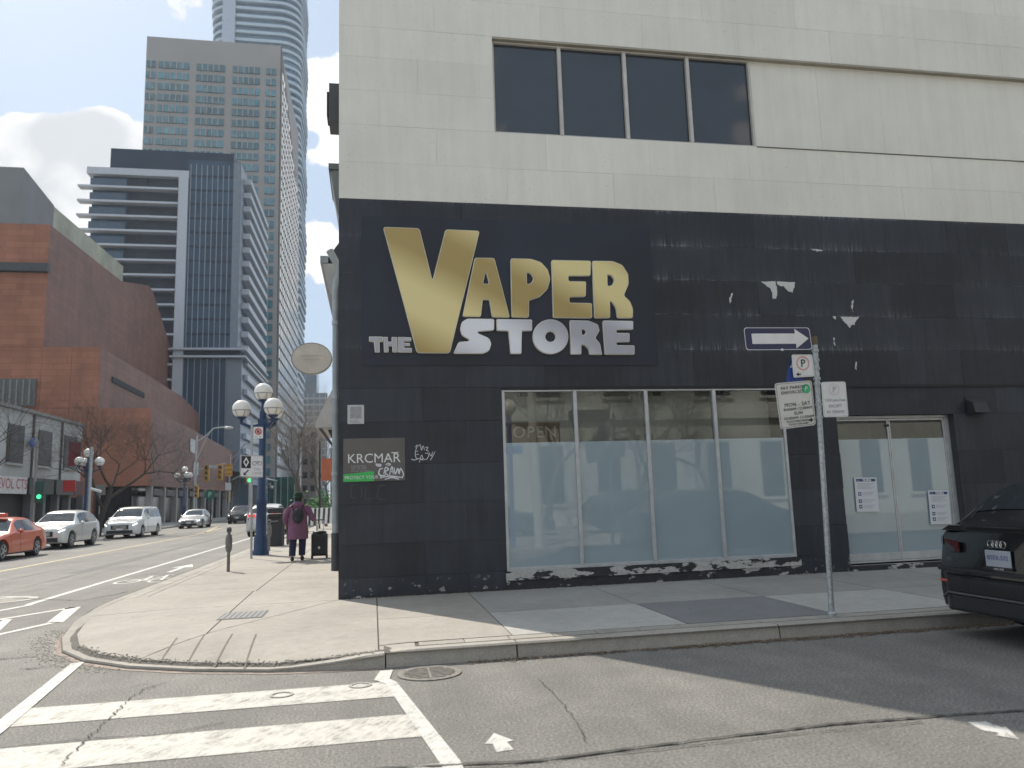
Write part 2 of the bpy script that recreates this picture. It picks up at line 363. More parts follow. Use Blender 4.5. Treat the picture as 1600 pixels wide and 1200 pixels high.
def shape2d(outline, holes=(), rnd=.0, depth=.02, off=0., seg=4):
    # rounded flat shape in (x, z) -> mesh facing -Y, thickness depth, front at y=0
    cu = bpy.data.curves.new('tmp', 'CURVE'); cu.dimensions = '2D'; cu.fill_mode = 'BOTH'; cu.extrude = depth/2; cu.offset = off
    for poly in [outline]+list(holes):
        pts = []
        n = len(poly)
        for i in range(n):
            p = Vector(poly[i]).to_2d(); a = Vector(poly[i-1]).to_2d(); b = Vector(poly[(i+1) % n]).to_2d()
            da = (a-p).length; db = (b-p).length; rr = min(rnd, da*.4, db*.4)
            if rr <= 1e-5: pts.append(p); continue
            p0 = p+(a-p)/da*rr; p1 = p+(b-p)/db*rr
            for k in range(seg+1):
                t_ = k/seg; pts.append(p0*(1-t_)**2+p*2*t_*(1-t_)+p1*t_**2)
        sp = cu.splines.new('POLY'); sp.points.add(len(pts)-1)
        for k, pt in enumerate(pts): sp.points[k].co = (pt.x, pt.y, 0, 1)
        sp.use_cyclic_u = True
    o = bpy.data.objects.new('tmp', cu); COL.objects.link(o)
    me = bpy.data.meshes.new_from_object(o.evaluated_get(bpy.context.evaluated_depsgraph_get()))
    bpy.data.objects.remove(o)
    for v in me.vertices:
        x, y, z = v.co; v.co = (x, depth/2-z, y)
    return me
def orient(me, o, right=(1, 0, 0), up=(0, 0, 1), off=Vector()):
    # mesh built facing -Y with x right, z up -> placed at o with given axes
    r = Vector(right).normalized(); u = Vector(up).normalized(); bk = u.cross(r); bk = -bk if False else (r.cross(u)*-1)
    for v in me.vertices:
        x, y, z = v.co; v.co = Vector(o)+r*x+u*z+bk*y-off
    return me
def text_mesh(body, size, align='CENTER', depth=.002, spacing=1., bold=0.):
    cu = bpy.data.curves.new('tmp', 'FONT'); cu.body = body; cu.size = size; cu.align_x = align; cu.align_y = 'CENTER'; cu.extrude = depth/2; cu.space_character = spacing; cu.offset = bold; cu.resolution_u = 3
    o = bpy.data.objects.new('tmp', cu); COL.objects.link(o)
    me = bpy.data.meshes.new_from_object(o.evaluated_get(bpy.context.evaluated_depsgraph_get())); bpy.data.objects.remove(o)
    for v in me.vertices:
        x, y, z = v.co; v.co = (x, -z, y)
    return me
def text(body, size, o, mat, parent, right=(1, 0, 0), up=(0, 0, 1), name='lettering', **kw):
    me = orient(text_mesh(body, size, **kw), o, right, up, POS[parent]); me.name = name
    return link(name, me, mat, parent)

# ================================================================== SETTING
g = MB(); g.add([(-2500, -2500, 0), (2500, -2500, 0), (2500, 2500, 0), (-2500, 2500, 0)], [(0, 1, 2, 3)]); g.build('road', ASPH, kind='structure')

# ---- sidewalk of the corner: outline, slabs, pavers, kerb stones
OUT = [(-4.25, 14.0), (-4.22, 12.9), (-4.1, 11.8), (-3.86, 10.75), (-3.52, 9.85), (-3.05, 9.15), (-2.45, 8.62), (-1.77, 8.24), (-1.0, 7.95), (-.4, 7.84), (.1, 7.8)]
def edge_h(x, y):
    if y > 9.9 or x < -3.5: t_ = min(1, max(0, (y-10.2)/3.4)); return .03+.11*t_*t_*(3-2*t_)
    t_ = min(1, max(0, (x+1.1)/1.6)); return .03+.12*t_*t_*(3-2*t_)
def seg_dist(x, y):
    best = 1e9
    path = [(-4.25, 40)]+OUT+[(12, 7.8)]
    for (ax, ay), (bx, by) in zip(path, path[1:]):
        dx, dy = bx-ax, by-ay; t_ = max(0, min(1, ((x-ax)*dx+(y-ay)*dy)/(dx*dx+dy*dy)))
        d = math.hypot(x-ax-dx*t_, y-ay-dy*t_)
        if d < best: best = d; bp = (ax+dx*t_, ay+dy*t_)
    return best, bp
def top_z(x, y):
    if x > 1.2 or y > 15: return .15
    d, (bx, by) = seg_dist(x, y); e = edge_h(bx, by); t_ = min(1, d/1.5); return e+(.15-e)*(t_*(2-t_))
def clip(poly, a, b, c):   # keep a*x+b*y<=c
    o = []
    for i in range(len(poly)):
        p, n_ = poly[i], poly[(i+1) % len(poly)]; dp = a*p[0]+b*p[1]-c; dn = a*n_[0]+b*n_[1]-c
        if dp <= 0: o.append(p)
        if dp*dn < 0: t_ = dp/(dp-dn); o.append((p[0]+(n_[0]-p[0])*t_, p[1]+(n_[1]-p[1])*t_))
    return o
def clip_convex(poly, cell):
    n = len(poly); ar = sum(poly[i][0]*poly[(i+1) % n][1]-poly[(i+1) % n][0]*poly[i][1] for i in range(n)); sg = 1 if ar > 0 else -1
    for i in range(n):
        (ax, ay), (bx, by) = poly[i], poly[(i+1) % n]; nx, ny = (by-ay)*sg, -(bx-ax)*sg
        cell = clip(cell, nx, ny, nx*ax+ny*ay)
        if len(cell) < 3: return []
    return cell
def shrink(poly, d):
    n = len(poly); ar = sum(poly[i][0]*poly[(i+1) % n][1]-poly[(i+1) % n][0]*poly[i][1] for i in range(n)); sg = 1 if ar > 0 else -1
    p = list(poly)
    for i in range(n):
        (ax, ay), (bx, by) = poly[i], poly[(i+1) % n]; nx, ny = (by-ay)*sg, -(bx-ax)*sg; l = math.hypot(nx, ny)
        if l < 1e-6: continue
        p = clip(p, nx/l, ny/l, (nx*ax+ny*ay)/l-d)
        if len(p) < 3: return []
    return p
def sheet(poly, dz, cell=.3):
    xs = [p[0] for p in poly]; ys = [p[1] for p in poly]; mb = MB()
    flat = min(xs) > 1.2 or min(ys) > 15
    if flat:
        mb.add([(x, y, .15+dz) for x, y in poly], [tuple(range(len(poly)))])
    else:
        nx = int((max(xs)-min(xs))/cell)+1; ny = int((max(ys)-min(ys))/cell)+1
        for i in range(nx):
            for j in range(ny):
                x0, y0 = min(xs)+i*cell, min(ys)+j*cell
                c = clip_convex(poly, [(x0, y0), (x0+cell, y0), (x0+cell, y0+cell), (x0, y0+cell)])
                if len(c) >= 3: mb.add([(x, y, top_z(x, y)+dz) for x, y in c], [tuple(range(len(c)))])
    return mb
walk = thing('sidewalk', (0, 8, 0), None, None)
walk['kind'] = 'structure'
JOINT = M('joint_dirt', (.10, .092, .08), .9)
base_poly = OUT+[(26, 7.8), (26, 12.25), (-.45, 12.25), (-.45, 14.0)]
corner_base = OUT+[(.1, 14.0)]
sheet(corner_base, -.012).build('joint_bed', JOINT, walk, weld=True) if False else sheet(corner_base, -.012).build('joint_bed', JOINT, walk)
MB().add([(.1, 7.8, .138), (26, 7.8, .138), (26, 12.3, .138), (.1, 12.3, .138)], [(0, 1, 2, 3)]).build('joint_bed', JOINT, walk)
MB().add([(-4.25, 14, .138), (-.4, 14, .138), (-.4, 330, .138), (-4.25, 330, .138)], [(0, 1, 2, 3)]).build('joint_bed', JOINT, walk)
def slab(poly, mat=CONC, gap=.008, name='slab'):
    p = shrink(poly, gap)
    if len(p) < 3: return
    mb = sheet(p, 0.)
    # drop side walls so the joint reads as a real groove
    n = len(p); vs = []; fs = []
    for x, y in p: z = top_z(x, y); vs += [(x, y, z), (x, y, z-.014)]
    ar = sum(p[i][0]*p[(i+1) % n][1]-p[(i+1) % n][0]*p[i][1] for i in range(n))
    for i in range(n):
        j = (i+1) % n; fs.append((2*i, 2*i+1, 2*j+1, 2*j) if ar > 0 else (2*i, 2*j, 2*j+1, 2*i+1))
    mb.add(vs, fs); return mb.build(name, mat, walk)
XJ = [.05, 1.45, 3.42, 5.24, 7.06, 8.88, 10.7, 12.5, 14.3, 16.1, 18, 20, 22, 24, 26]
for i in range(len(XJ)-1):
    x0, x1 = XJ[i], XJ[i+1]
    mat = [CONC, CONC_L, CONC_D, CONC_L][i] if i < 4 else CONC_W
    mat2 = CONC if i < 1 else CONC_W
    slab([(x0, 8.24), (x1, 8.24), (x1, 9.93), (x0, 9.93)], mat)
    slab([(x0, 9.93), (x1, 9.93), (x1, 12.12), (x0, 12.12)], mat2)
# corner slabs, split by the joints seen in the photo
cor = OUT+[(.05, 12.12), (-.51, 12.12), (-.51, 14.0)]
cor2 = OUT[:]+[(.05, 7.8), (.05, 12.12), (-.5, 12.12), (-.5, 14.0)]
# inner line of the kerb band: 0.16 m inside the outline
def inset(path, d):
    o = []
    for i, p in enumerate(path):
        a = Vector(path[max(0, i-1)]); b = Vector(path[min(len(path)-1, i+1)]); t_ = (b-a).normalized(); o.append((p[0]-t_.y*d, p[1]+t_.x*d))
    return o
INN = inset(OUT, .17)
convex = INN[:-1]+[(.05, 7.97), (.05, 12.12), (.05, 14.0)]
def halves(poly, a, b, c): return clip(poly, a, b, c), clip(poly, -a, -b, -c)
def line(p0, p1):
    dx, dy = p1[0]-p0[0], p1[1]-p0[1]; return (-dy, dx, -dy*p0[0]+dx*p0[1])
# two long joints fan out from the hatch
l1 = line((-.51, 12.13), (-2.5, 8.63)); A, B = halves(convex, *l1)     # diagonal joint through the corner
parts_ = []
for piece in (A, B):
    for pc in halves(piece, *line((-2.02, 14), (-1.95, 11.2))) if piece is (A if sum(p[0] for p in A)/len(A) < sum(p[0] for p in B)/len(B) else B) else (piece,):
        parts_.append(pc)
fin = []
for pc in parts_:
    a, b = halves(pc, 0, 1, 12.12)
    fin.append(a) if len(a) > 2 else None
    if len(b) > 2:
        b2 = clip(b, 1, 0, -.51)
        if len(b2) > 2: fin.append(b2)
for pc in fin:
    if len(pc) > 2: slab(pc, CONC)
# street side walk: slabs up to y=60
yj = [14.0, 15.7, 17.5, 19.3, 21.1, 22.9, 24.7, 26.5, 28.3, 30.2, 32.2, 34.2, 36.5, 39, 42, 46, 50, 60, 80, 120, 330]
for i in range(len(yj)-1):
    for (x0, x1) in ((-3.72, -1.98), (-1.98, -.51)):
        slab([(x0, yj[i]), (x1, yj[i]), (x1, yj[i+1]), (x0, yj[i+1])], CONC)
    if i < 16:
        n_ = 4
        for k in range(n_):
            ya = yj[i]+(yj[i+1]-yj[i])*k/n_; yb = yj[i]+(yj[i+1]-yj[i])*(k+1)/n_
            slab([(-4.08, ya), (-3.90, ya), (-3.90, yb), (-4.08, yb)], KERB, .006, 'paver')
            if i < 9: slab([(-3.90, ya), (-3.72, ya), (-3.72, yb), (-3.90, yb)], KERB, .006, 'paver')
x = .45
while x < 13.5:
    slab([(x, 8.02), (min(x+.47, 14), 8.02), (min(x+.47, 14), 8.22), (x, 8.22)], KERB, .006, 'paver'); x += .47
slab([(.05, 7.97), (.42, 7.97), (.42, 8.22), (.05, 8.22)], CONC)
# kerb stones along the path
def kerb_piece(path, name='kerb_stone', w=.172, full=False, hfun=None, par=walk):
    inn = inset(path, w); n = len(path); vs = []; fs = []
    for i in range(n):
        h = hfun(*path[i]) if hfun else .15
        bat = .03 if h > .1 else .01
        P0 = Vector(path[i]); P1 = Vector(inn[i]); d = (P1-P0)*(bat/w)
        for (p, z) in ((P0, -.05), (P0+d, h-.015), (P0+d*1.6, h+.002), (P1, h+.003), (P1, -.05)): vs.append((p.x, p.y, z))
    for i in range(n-1):
        for k in range(4): fs.append((i*5+k, (i+1)*5+k, (i+1)*5+k+1, i*5+k+1))
    fs.append((0, 1, 2, 3, 4)); fs.append(tuple(range((n-1)*5, n*5))[::-1])
    return MB().add(vs, fs).build(name, KERB, par)
def subdiv(a, b, n): return [(a[0]+(b[0]-a[0])*k/n, a[1]+(b[1]-a[1])*k/n) for k in range(n+1)]
for a, b in ((.12, 1.41), (1.425, 4.28), (4.295, 7.2), (7.215, 10.1), (10.115, 13), (13.015, 19), (19.015, 26)):
    kerb_piece(subdiv((a, 7.8), (b, 7.8), 6), hfun=edge_h)
ys = [14.0, 17, 20, 23, 26, 29, 32, 36, 40, 46, 55, 70, 100, 330]
for a, b in zip(ys, ys[1:]): kerb_piece([(-4.25, b-.008), (-4.25, a+.008)], hfun=lambda x, y: .14)
cp = []
for a, b in zip(OUT, OUT[1:]): cp += subdiv(a, b, 3)[:-1]
cp.append((.105, 7.8))
for a, b in ((0, 9), (9, 17), (17, 24), (24, 31)): kerb_piece(cp[a:min(b+1, len(cp))], hfun=edge_h)
# rubbed pink-brown gutter line at the ramp foot
gut = M('rusty_gutter_dirt', (.29, .235, .20), .9, 0, .3, 8)
vs = []; fs = []
op = inset(cp, -.07); ip = inset(cp, -.002)
for i, (a, b) in enumerate(zip(ip, op)): vs += [(a[0], a[1], .004), (b[0]+R_.uniform(-.012, .012), b[1]+R_.uniform(-.02, .02), .004)]
fs = [(2*i, 2*i+1, 2*i+3, 2*i+2) for i in range(7, len(cp)-1)]
MB().add(vs, fs).build('gutter_dirt', gut, kind='structure')
# scored ramp lines
DKL = M('scored_line', (.17, .155, .135), .9)
for a, b in (((251.5, 1026), (276.5, 998)), ((294, 1028), (320, 994)), ((336, 1032), (363, 994)), ((382, 1034), (400, 995))):
    p = at(*a, 'z', .1); r_ = at(*b, 'z', .12); d = (r_-p).normalized(); s_ = Vector((-d.y, d.x, 0))*.009; pts = []
    for k in range(7):
        c = p.lerp(r_, k/6); pts.append(c)
    vs = []; 
    for c in pts:
        for sg in (-1, 1): e = c+s_*sg; vs.append((e.x, e.y, top_z(e.x, e.y)+.003))
    MB().add(vs, [(2*i, 2*i+1, 2*i+3, 2*i+2) for i in range(6)]).build('ramp_groove', DKL, walk)
# broken lip at the ramp edge: crumbled concrete
mb = MB()
for k in range(800):
    i = R_.randrange(12, 30); t_ = R_.random(); a = Vector(cp[i]).lerp(Vector(cp[i+1]), t_); tn = (Vector(cp[i+1])-Vector(cp[i])).normalized()
    d = R_.gauss(.17, .03); p = (a.x-tn.y*d, a.y+tn.x*d); s_ = R_.uniform(.004, .013)
    mb.cbox((p[0], p[1], top_z(*p)+.004), (s_*1.4, s_, s_*.6), R_.uniform(0, 3))
mb.build('crumbled_edge', KERB, walk, kind='stuff')

# ---- opposite walk behind the camera, and the far side of the street
def flat(name, poly, z0, z1, mat, par=None, **kw):
    return MB().prism([(x, y, z0) for x, y in poly], (0, 0, 0), (0, 0, z1-z0)).build(name, mat, par, **kw)
flat('plaza_pavement', [(-3.2, 2.4), (60, 2.4), (60, -40), (-3.2, -40)], -.05, .1, CONC, kind='structure')
flat('far_sidewalk', [(-16.3, 9), (-21, 9), (-21, 330), (-16.3, 330)], -.05, .14, CONC_W, kind='structure')
flat('far_sidewalk', [(-16.3, 2), (-60, 2), (-60, -60), (-16.3, -60)], -.05, .14, CONC_W, kind='structure')

# ---- road markings (4 mm sheets)
def mark(pts, mat, name='road_marking', z=.004, sub=True):
    return MB().add([(p[0], p[1], z) for p in pts], [tuple(range(len(pts)))]).build(name, mat, kind='structure')
def strip(p0, p1, w, mat, z=.004, name='road_marking'):
    a, b = Vector(p0[:2]), Vector(p1[:2]); d = (b-a).normalized(); s_ = Vector((-d.y, d.x))*w/2
    return mark([a-s_, b-s_, b+s_, a+s_], mat, name, z)
mark([(-2.86, 6.66), (.22, 6.66), (.15, 7.2), (-2.9, 7.22)], WHITE_MARK)
mark([(-2.72, 5.5), (.36, 5.52), (.28, 6.1), (-2.78, 6.08)], WHITE_MARK)
mark([(-2.6, 4.35), (.5, 4.35), (.45, 4.95), (-2.65, 4.95)], WHITE_MARK)
mark([(-3.16, 9.12), (-3.04, 9.16), (-2.70, 6.55), (-2.60, 5.0), (-2.72, 5.0), (-2.84, 6.55)], WHITE_ROAD, z=.008)
mark([(.06, 7.66), (.18, 7.66), (.14, 7.3), (.20, 7.15), (.52, 4.95), (.56, 4.0), (.44, 4.0), (.40, 4.9), (.10, 7.12), (0., 7.3)], WHITE_ROAD, z=.008)
strip((-10.3, 18), (-10.3, 48), .14, YEL); strip((-10.3, 48), (-11.3, 62), .14, YEL); strip((-10.6, 52), (-12.4, 66), .14, YEL); strip((-10.3, 66), (-10.3, 300), .14, YEL)
strip((-5.98, 15.1), (-5.98, 60), .14, WHITE_ROAD); strip((-5.98, 80), (-5.98, 300), .14, WHITE_ROAD)
P_ = lambda x, y: at(x, y, 'z', 0)
for a, b, w in (((117, 949), (-30, 973), .13), ((88, 972), (-30, 998), .12), ((115, 949), (86, 973), .22), ((12, 968), (-12, 990), .12), ((50, 945), (-30, 960), .13), ((0, 933), (45, 932), .10)):
    strip(P_(*a), P_(*b), w, WHITE_ROAD, name='bike_box_marking')
# bike symbol and arrow in the lane
mbk = MB()
def ring(mb, c, rx, ry, w, z=.005, n=24):
    vs = []
    for k in range(n):
        a = 2*pi*k/n; vs += [(c[0]+rx*cos(a), c[1]+ry*sin(a), z), (c[0]+(rx-w)*cos(a), c[1]+(ry-w*1.6)*sin(a), z)]
    mb.add(vs, [(2*k, 2*((k+1) % n), 2*((k+1) % n)+1, 2*k+1) for k in range(n)])
def st(mb, p0, p1, w, z=.005):
    a, b = Vector(p0), Vector(p1); d = (b-a).normalized(); s_ = Vector((-d.y, d.x))*w/2
    mb.add([(*(a-s_), z), (*(b-s_), z), (*(b+s_), z), (*(a+s_), z)], [(0, 1, 2, 3)])
ring(mbk, (-5.42, 18.75), .27, .5, .07); ring(mbk, (-4.72, 18.75), .27, .5, .07)
for a, b in (((-5.42, 18.75), (-5.1, 19.7)), ((-5.1, 19.7), (-4.85, 19.75)), ((-5.1, 18.8), (-4.85, 19.75)), ((-5.42, 18.75), (-5.1, 18.8)), ((-5.1, 18.8), (-5.22, 20.0)), ((-4.72, 18.75), (-4.9, 20.1)), ((-5.32, 20.0), (-5.1, 20.05)), ((-4.9, 20.1), (-4.74, 20.1))):
    st(mbk, a, b, .07, .0052+.0001*R_.random())
mbk.build('bicycle_lane_symbol', WHITE_ROAD, kind='structure')
mb = MB(); st(mb, (-5.08, 20.9), (-5.08, 22.4), .14); mb.add([(-5.36, 22.3, .006), (-4.8, 22.3, .006), (-5.08, 23.5, .006)], [(0, 1, 2)]); mb.build('lane_arrow', WHITE_ROAD, kind='structure')
mark([P_(758, 1163), P_(772, 1146), P_(803, 1158), P_(792, 1160), P_(803, 1172), P_(776, 1176), P_(770, 1163)], WHITE_ROAD, 'survey_arrow')
mark([P_(1512, 1129), P_(1540, 1128), P_(1565, 1137), P_(1572, 1136), P_(1592, 1156), P_(1556, 1150), P_(1560, 1146), P_(1535, 1142)], WHITE_ROAD, 'survey_arrow')
# cracks: jagged thin strips
CRK = M('crack_shadow', (.035, .034, .032), .95); SEAL = M('tar_sealed_joint', (.055, .054, .052), .7, 0, .3, 9)
def crack(pts, w, mat=CRK, jag=.02, z=.010, n=14):
    pts = [Vector((p[0], p[1], 0)) for p in pts]; fine = []
    for a, b in zip(pts, pts[1:]):
        for k in range(n): fine.append(a.lerp(b, k/n)+Vector((R_.uniform(-jag, jag), R_.uniform(-jag, jag), 0)))
    fine.append(pts[-1]); vs = []
    for i, p in enumerate(fine):
        d = (fine[min(i+1, len(fine)-1)]-fine[max(0, i-1)]).normalized(); s_ = Vector((-d.y, d.x, 0))*w*R_.uniform(.25, .8)
        vs += [(p.x-s_.x, p.y-s_.y, z), (p.x+s_.x, p.y+s_.y, z)]
    return MB().add(vs, [(2*i, 2*i+1, 2*i+3, 2*i+2) for i in range(len(fine)-1)]).build('road_crack', mat, kind='structure')
crack([P_(585, 1203), P_(840, 1190), P_(1100, 1157), P_(1300, 1133), P_(1470, 1120), P_(1640, 1109)], .026, SEAL, .006)
crack([P_(700, 1206), P_(1000, 1176), P_(1250, 1148), P_(1440, 1130)], .008, CRK, .012)
crack([P_(258, 1068), P_(225, 1078), P_(196, 1098), P_(176, 1120), P_(140, 1152), P_(95, 1198)], .007, CRK, .022, n=14)
crack([P_(0, 1171), P_(130, 1156), P_(250, 1150), P_(350, 1130)], .009, CRK, .012)
crack([P_(840, 1062), P_(870, 1090), P_(900, 1128), P_(915, 1160)], .005, CRK, .012)
crack([P_(0, 1031), P_(60, 1026)], .02); crack([P_(30, 1047), P_(75, 1043)], .014); crack([P_(20, 935), P_(130, 939), P_(200, 925)], .02)
crack([(-9.5, 10), (-7.5, 16), (-7.4, 30)], .02, SEAL, .02); crack([(-8.7, 20), (-8.6, 45)], .02, SEAL, .02)
strip((-7.7, 22), (-7.7, 60), .3, M('dark_tyre_track', (.115, .113, .11), .8), .002)

# gutter debris: stuff
mb = MB()
for k in range(2600):
    x = R_.uniform(.9, 12) if k % 3 else R_.uniform(3, 7); y = 7.785-abs(R_.gauss(0, .055)); s_ = R_.uniform(.006, .02)
    mb.cbox((x, y, .006+R_.random()*.01), (s_*R_.uniform(1, 2.2), s_, .003), R_.uniform(0, 3), R_.uniform(-.5, .5))
mb.build('gutter_leaf_litter', M('dead_leaf_litter', (.17, .125, .085), .9, 0, .5, 60), kind='stuff')
mb = MB(); 
for k in range(900):
    x = R_.uniform(-.4, 12); y = 12.11-abs(R_.gauss(0, .03)); s_ = R_.uniform(.005, .018)
    if 8.0 < x < 10.5: continue
    mb.cbox((x, y, .155), (s_*1.6, s_, .004), R_.uniform(0, 3))
for k in range(500):
    i = R_.randrange(6, 18); a = Vector(cp[i]).lerp(Vector(cp[i+1]), R_.random()); s_ = R_.uniform(.004, .013)
    mb.cbox((a.x-abs(R_.gauss(.12, .12)), a.y-abs(R_.gauss(.06, .1)), .006), (s_*1.6, s_, .004), R_.uniform(0, 3))
mb.build('paint_chips_and_grit', M('pale_grit', (.34, .31, .26), .9, 0, .5, 60), kind='stuff')
# leaf scatter on the walk
# ---- storm drain, hatch, manhole
dr = thing('storm_drain', (.51, 7.42, 0), 'round iron storm drain grate in the gutter beside the crosswalk line', 'drain grate')
IRON = M('cast_iron', (.21, .195, .175), .75, .3, .3, 20)
MB().lathe((.51, 7.42, .004), [(.30, 0), (.30, .006), (.24, .006), (.24, .002)], 32, close=False).build('frame', IRON, dr)
MB().lathe((.51, 7.42, .003), [(.24, 0), (.0005, 0)], 32, close=False).build('shaft', DARK, dr)
for k in range(-4, 5):
    yy = k*.054; hw = sqrt(max(0, .24**2-yy**2))
    if hw > .03: MB().box((.51-hw, 7.42+yy-.014, .004), (.51+hw, 7.42+yy+.014, .010)).build('bar', IRON, dr)
MB().box((.50, 7.19, .0045), (.52, 7.65, .0112)).build('bar', IRON, dr)
ht = thing('utility_hatch', (-1.72, 11.0, .15), 'small rectangular metal grating set in the sunny corner sidewalk', 'utility hatch')
MB().box((-2.0, 10.68, .1515), (-1.43, 11.34, .155)).build('frame', M('hatch_frame', (.13, .13, .125), .7, .2), ht)
for k in range(8): MB().box((-1.97+k*.068, 10.72, .1555), (-1.97+k*.068+.04, 11.30, .158)).build('bar', M('dull_steel', (.20, .205, .21), .6, .2), ht)
mh = thing('manhole_cover', (-6.75, 16.1, 0), 'pale round manhole ring beside the bike box at left edge', 'manhole')
MB().lathe((-6.75, 16.1, .003), [(.52, 0), (.52, .004), (.36, .004), (.36, .001)], 32, close=False).build('collar', M('pale_collar', (.42, .41, .38), .8), mh)
MB().lathe((-6.75, 16.1, .003), [(.35, 0), (.35, .004)], 32).build('lid', IRON, mh)
for (px, py) in ((440, 1087), (563, 1072)):
    p = P_(px, py); rr = MB().lathe((p.x, p.y, .009), [(.10, 0), (.10, .002), (.075, .002), (.075, 0)], 20, close=False).build('water_valve_cap', M('worn_cap_iron', (.33, .32, .29), .8))
    meta(rr, label='small round valve cap in the far crosswalk bar, '+('nearer the border line' if px > 500 else 'left of the other cap'), cat='valve cap', group='valve caps in the crosswalk')


# ================================================================== STORE BUILDING
D = 12.13; XL, XR, HT = -.51, 24.0, 12.6
st_b = thing('corner_store_building', (-.51, 12.13, 0), 'corner shop building with cream upper storey and black painted ground floor', 'building')
W1 = (2.08, 7.08, .45, 3.38); DR = (8.08, 10.42, .26, 2.84); UP = (2.10, 6.98, 7.83, 9.58)
BK = M('store_core_render', (.05, .05, .055), .8)
CK = M('cream_core', (.40, .39, .36), .7)
DEEP = .34
def core(x0, x1, z0, z1, y=D+.03, mat=BK):
    MB().box((x0, y, z0), (x1, D+.6, z1)).build('wall_core', mat, st_b)
core(XL+.01, W1[0], 0, 6.53); core(W1[1], DR[0], 0, 6.53); core(DR[1], XR, 0, 6.53)
core(W1[0], W1[1], 0, W1[2]); core(DR[0], DR[1], 0, .2); core(W1[0], W1[1], W1[3], 6.53); core(DR[0], DR[1], DR[3], 6.53)
core(XL+.01, 2.1, 6.53, HT-.02, mat=CK); core(2.1, XR, 6.53, 7.83, mat=CK); core(6.98, XR, 7.83, 9.62, D+.15, CK); core(2.1, XR, 9.62, HT-.02, mat=CK)
MB().box((XL+.02, D+.62, 6.53), (XL+.3, 17.28, HT-.03)).build('side_wall', CRM, st_b); MB().box((XL+.02, D+.62, 0), (XL+.3, 17.28, 6.528)).build('side_wall', BLK, st_b)
for i in range(4):
    for z0, z1, mt_ in ((.0, 1.6, BLK), (1.6, 3.2, BLK), (3.2, 4.9, BLK), (4.9, 6.53, BLK), (6.53, 8.5, CRM), (8.5, 10.5, CRM), (10.5, HT-.03, CRM)): MB().box((XL-.012, D+.012+i*1.29, z0+.003), (XL+.019, D+1.296+i*1.29, z1-.003)).build('wall_block', mt_, st_b)
MB().box((XR-.3, D+.62, 0), (XR, 17.5, HT-.02)).build('side_wall', CRM, st_b)
MB().box((XL+.02, 17.3, 0), (XR, 17.6, HT-.02)).build('rear_wall', CRM, st_b)
MB().box((XL-.02, D-.05, HT-.02), (XR+.05, 17.7, HT+.22)).build('roof', M('roof_felt', (.12, .12, .12), .9), st_b)
# unit block mesh shared by all wall blocks (front face at y=0, recessed chamfered rim)
bw = MB(); c_ = .006
def blockmesh(w, h, name, mat):
    g_ = .0009; ch = .0016
    a = [(g_, .04, g_), (w-g_, .04, g_), (w-g_, .04, h-g_), (g_, .04, h-g_)]
    b = [(g_, ch, g_), (w-g_, ch, g_), (w-g_, ch, h-g_), (g_, ch, h-g_)]
    t_ = [(g_+ch, 0, g_+ch), (w-g_-ch, 0, g_+ch), (w-g_-ch, 0, h-g_-ch), (g_+ch, 0, h-g_-ch)]
    fs = [(8, 9, 10, 11)]
    for i in range(4):
        j = (i+1) % 4; fs += [(i, j, 4+j, 4+i), (4+i, 4+j, 8+j, 8+i)]
    me = MB().add(a+b+t_, fs).mesh(name); me.materials.append(mat); return me
BC = {}
def block(x0, x1, z0, z1, mat, y=D, name='wall_block', par=None):
    w, h = round(x1-x0, 2), round(z1-z0, 3)
    if w < .03 or h < .03: return
    k = (w, h, mat.name)
    if k not in BC: BC[k] = blockmesh(x1-x0, z1-z0, name, mat)
    par = par or st_b
    link(name, BC[k], None, par, (x0-POS[par].x, y-POS[par].y+R_.uniform(-.0015, .0015), z0-POS[par].z))
def course(z0, z1, xs, holes, mat, y=D):
    for a, b in zip(xs, xs[1:]):
        segs = [(a, b)]
        for (h0, h1, hz0, hz1) in holes:
            if z1 <= hz0+.02 or z0 >= hz1-.02: continue
            ns = []
            for (p, r) in segs:
                if r <= h0+.001 or p >= h1-.001: ns.append((p, r)); continue
                if p < h0: ns.append((p, h0))
                if r > h1: ns.append((h1, r))
            segs = ns
        for p, r in segs: block(p, r, z0, z1, mat, y)
def brk(off, step=1.32, lo=XL, hi=XR):
    xs = [lo]; x = lo+off
    while x < hi-.2: xs.append(x); x += step if x < 16 else 3.0
    return xs+[hi]
holesB = [W1, DR]
# ground floor: course 0.15 - 3.38, then 5 courses to 6.53; rows split at the openings' edges
rows = [.03, .45, .95, 1.56, 2.17, 2.84, 3.38, 4.02, 4.64, 5.26, 5.88, 6.53]
for i in range(len(rows)-1):
    z0, z1 = rows[i], rows[i+1]
    xs = brk([.66, 1.3][i % 2]+(.02 if i > 5 else 0), 1.32)
    hs = [h for h in holesB]
    if i == 0: hs = [(W1[0]-.02, W1[1]+.08, .0, .5), (DR[0], DR[1], .0, .4)]
    course(z0, z1, xs, hs, BLK)
for i, (z0, z1) in enumerate(((6.53, 7.17), (7.17, 7.83), (7.83, 8.45), (8.45, 9.06), (9.06, 9.62), (9.62, 10.28), (10.28, 10.95), (10.95, 11.7), (11.7, HT-.02))):
    if 7.8 < z0 < 9.6: course(z0, z1, [XL, XL+1.3*(1 if i % 2 else .5), 2.10], [], CRM)
    else: course(z0, z1, brk([.9, 1.6][i % 2], 1.9), [], CRM)
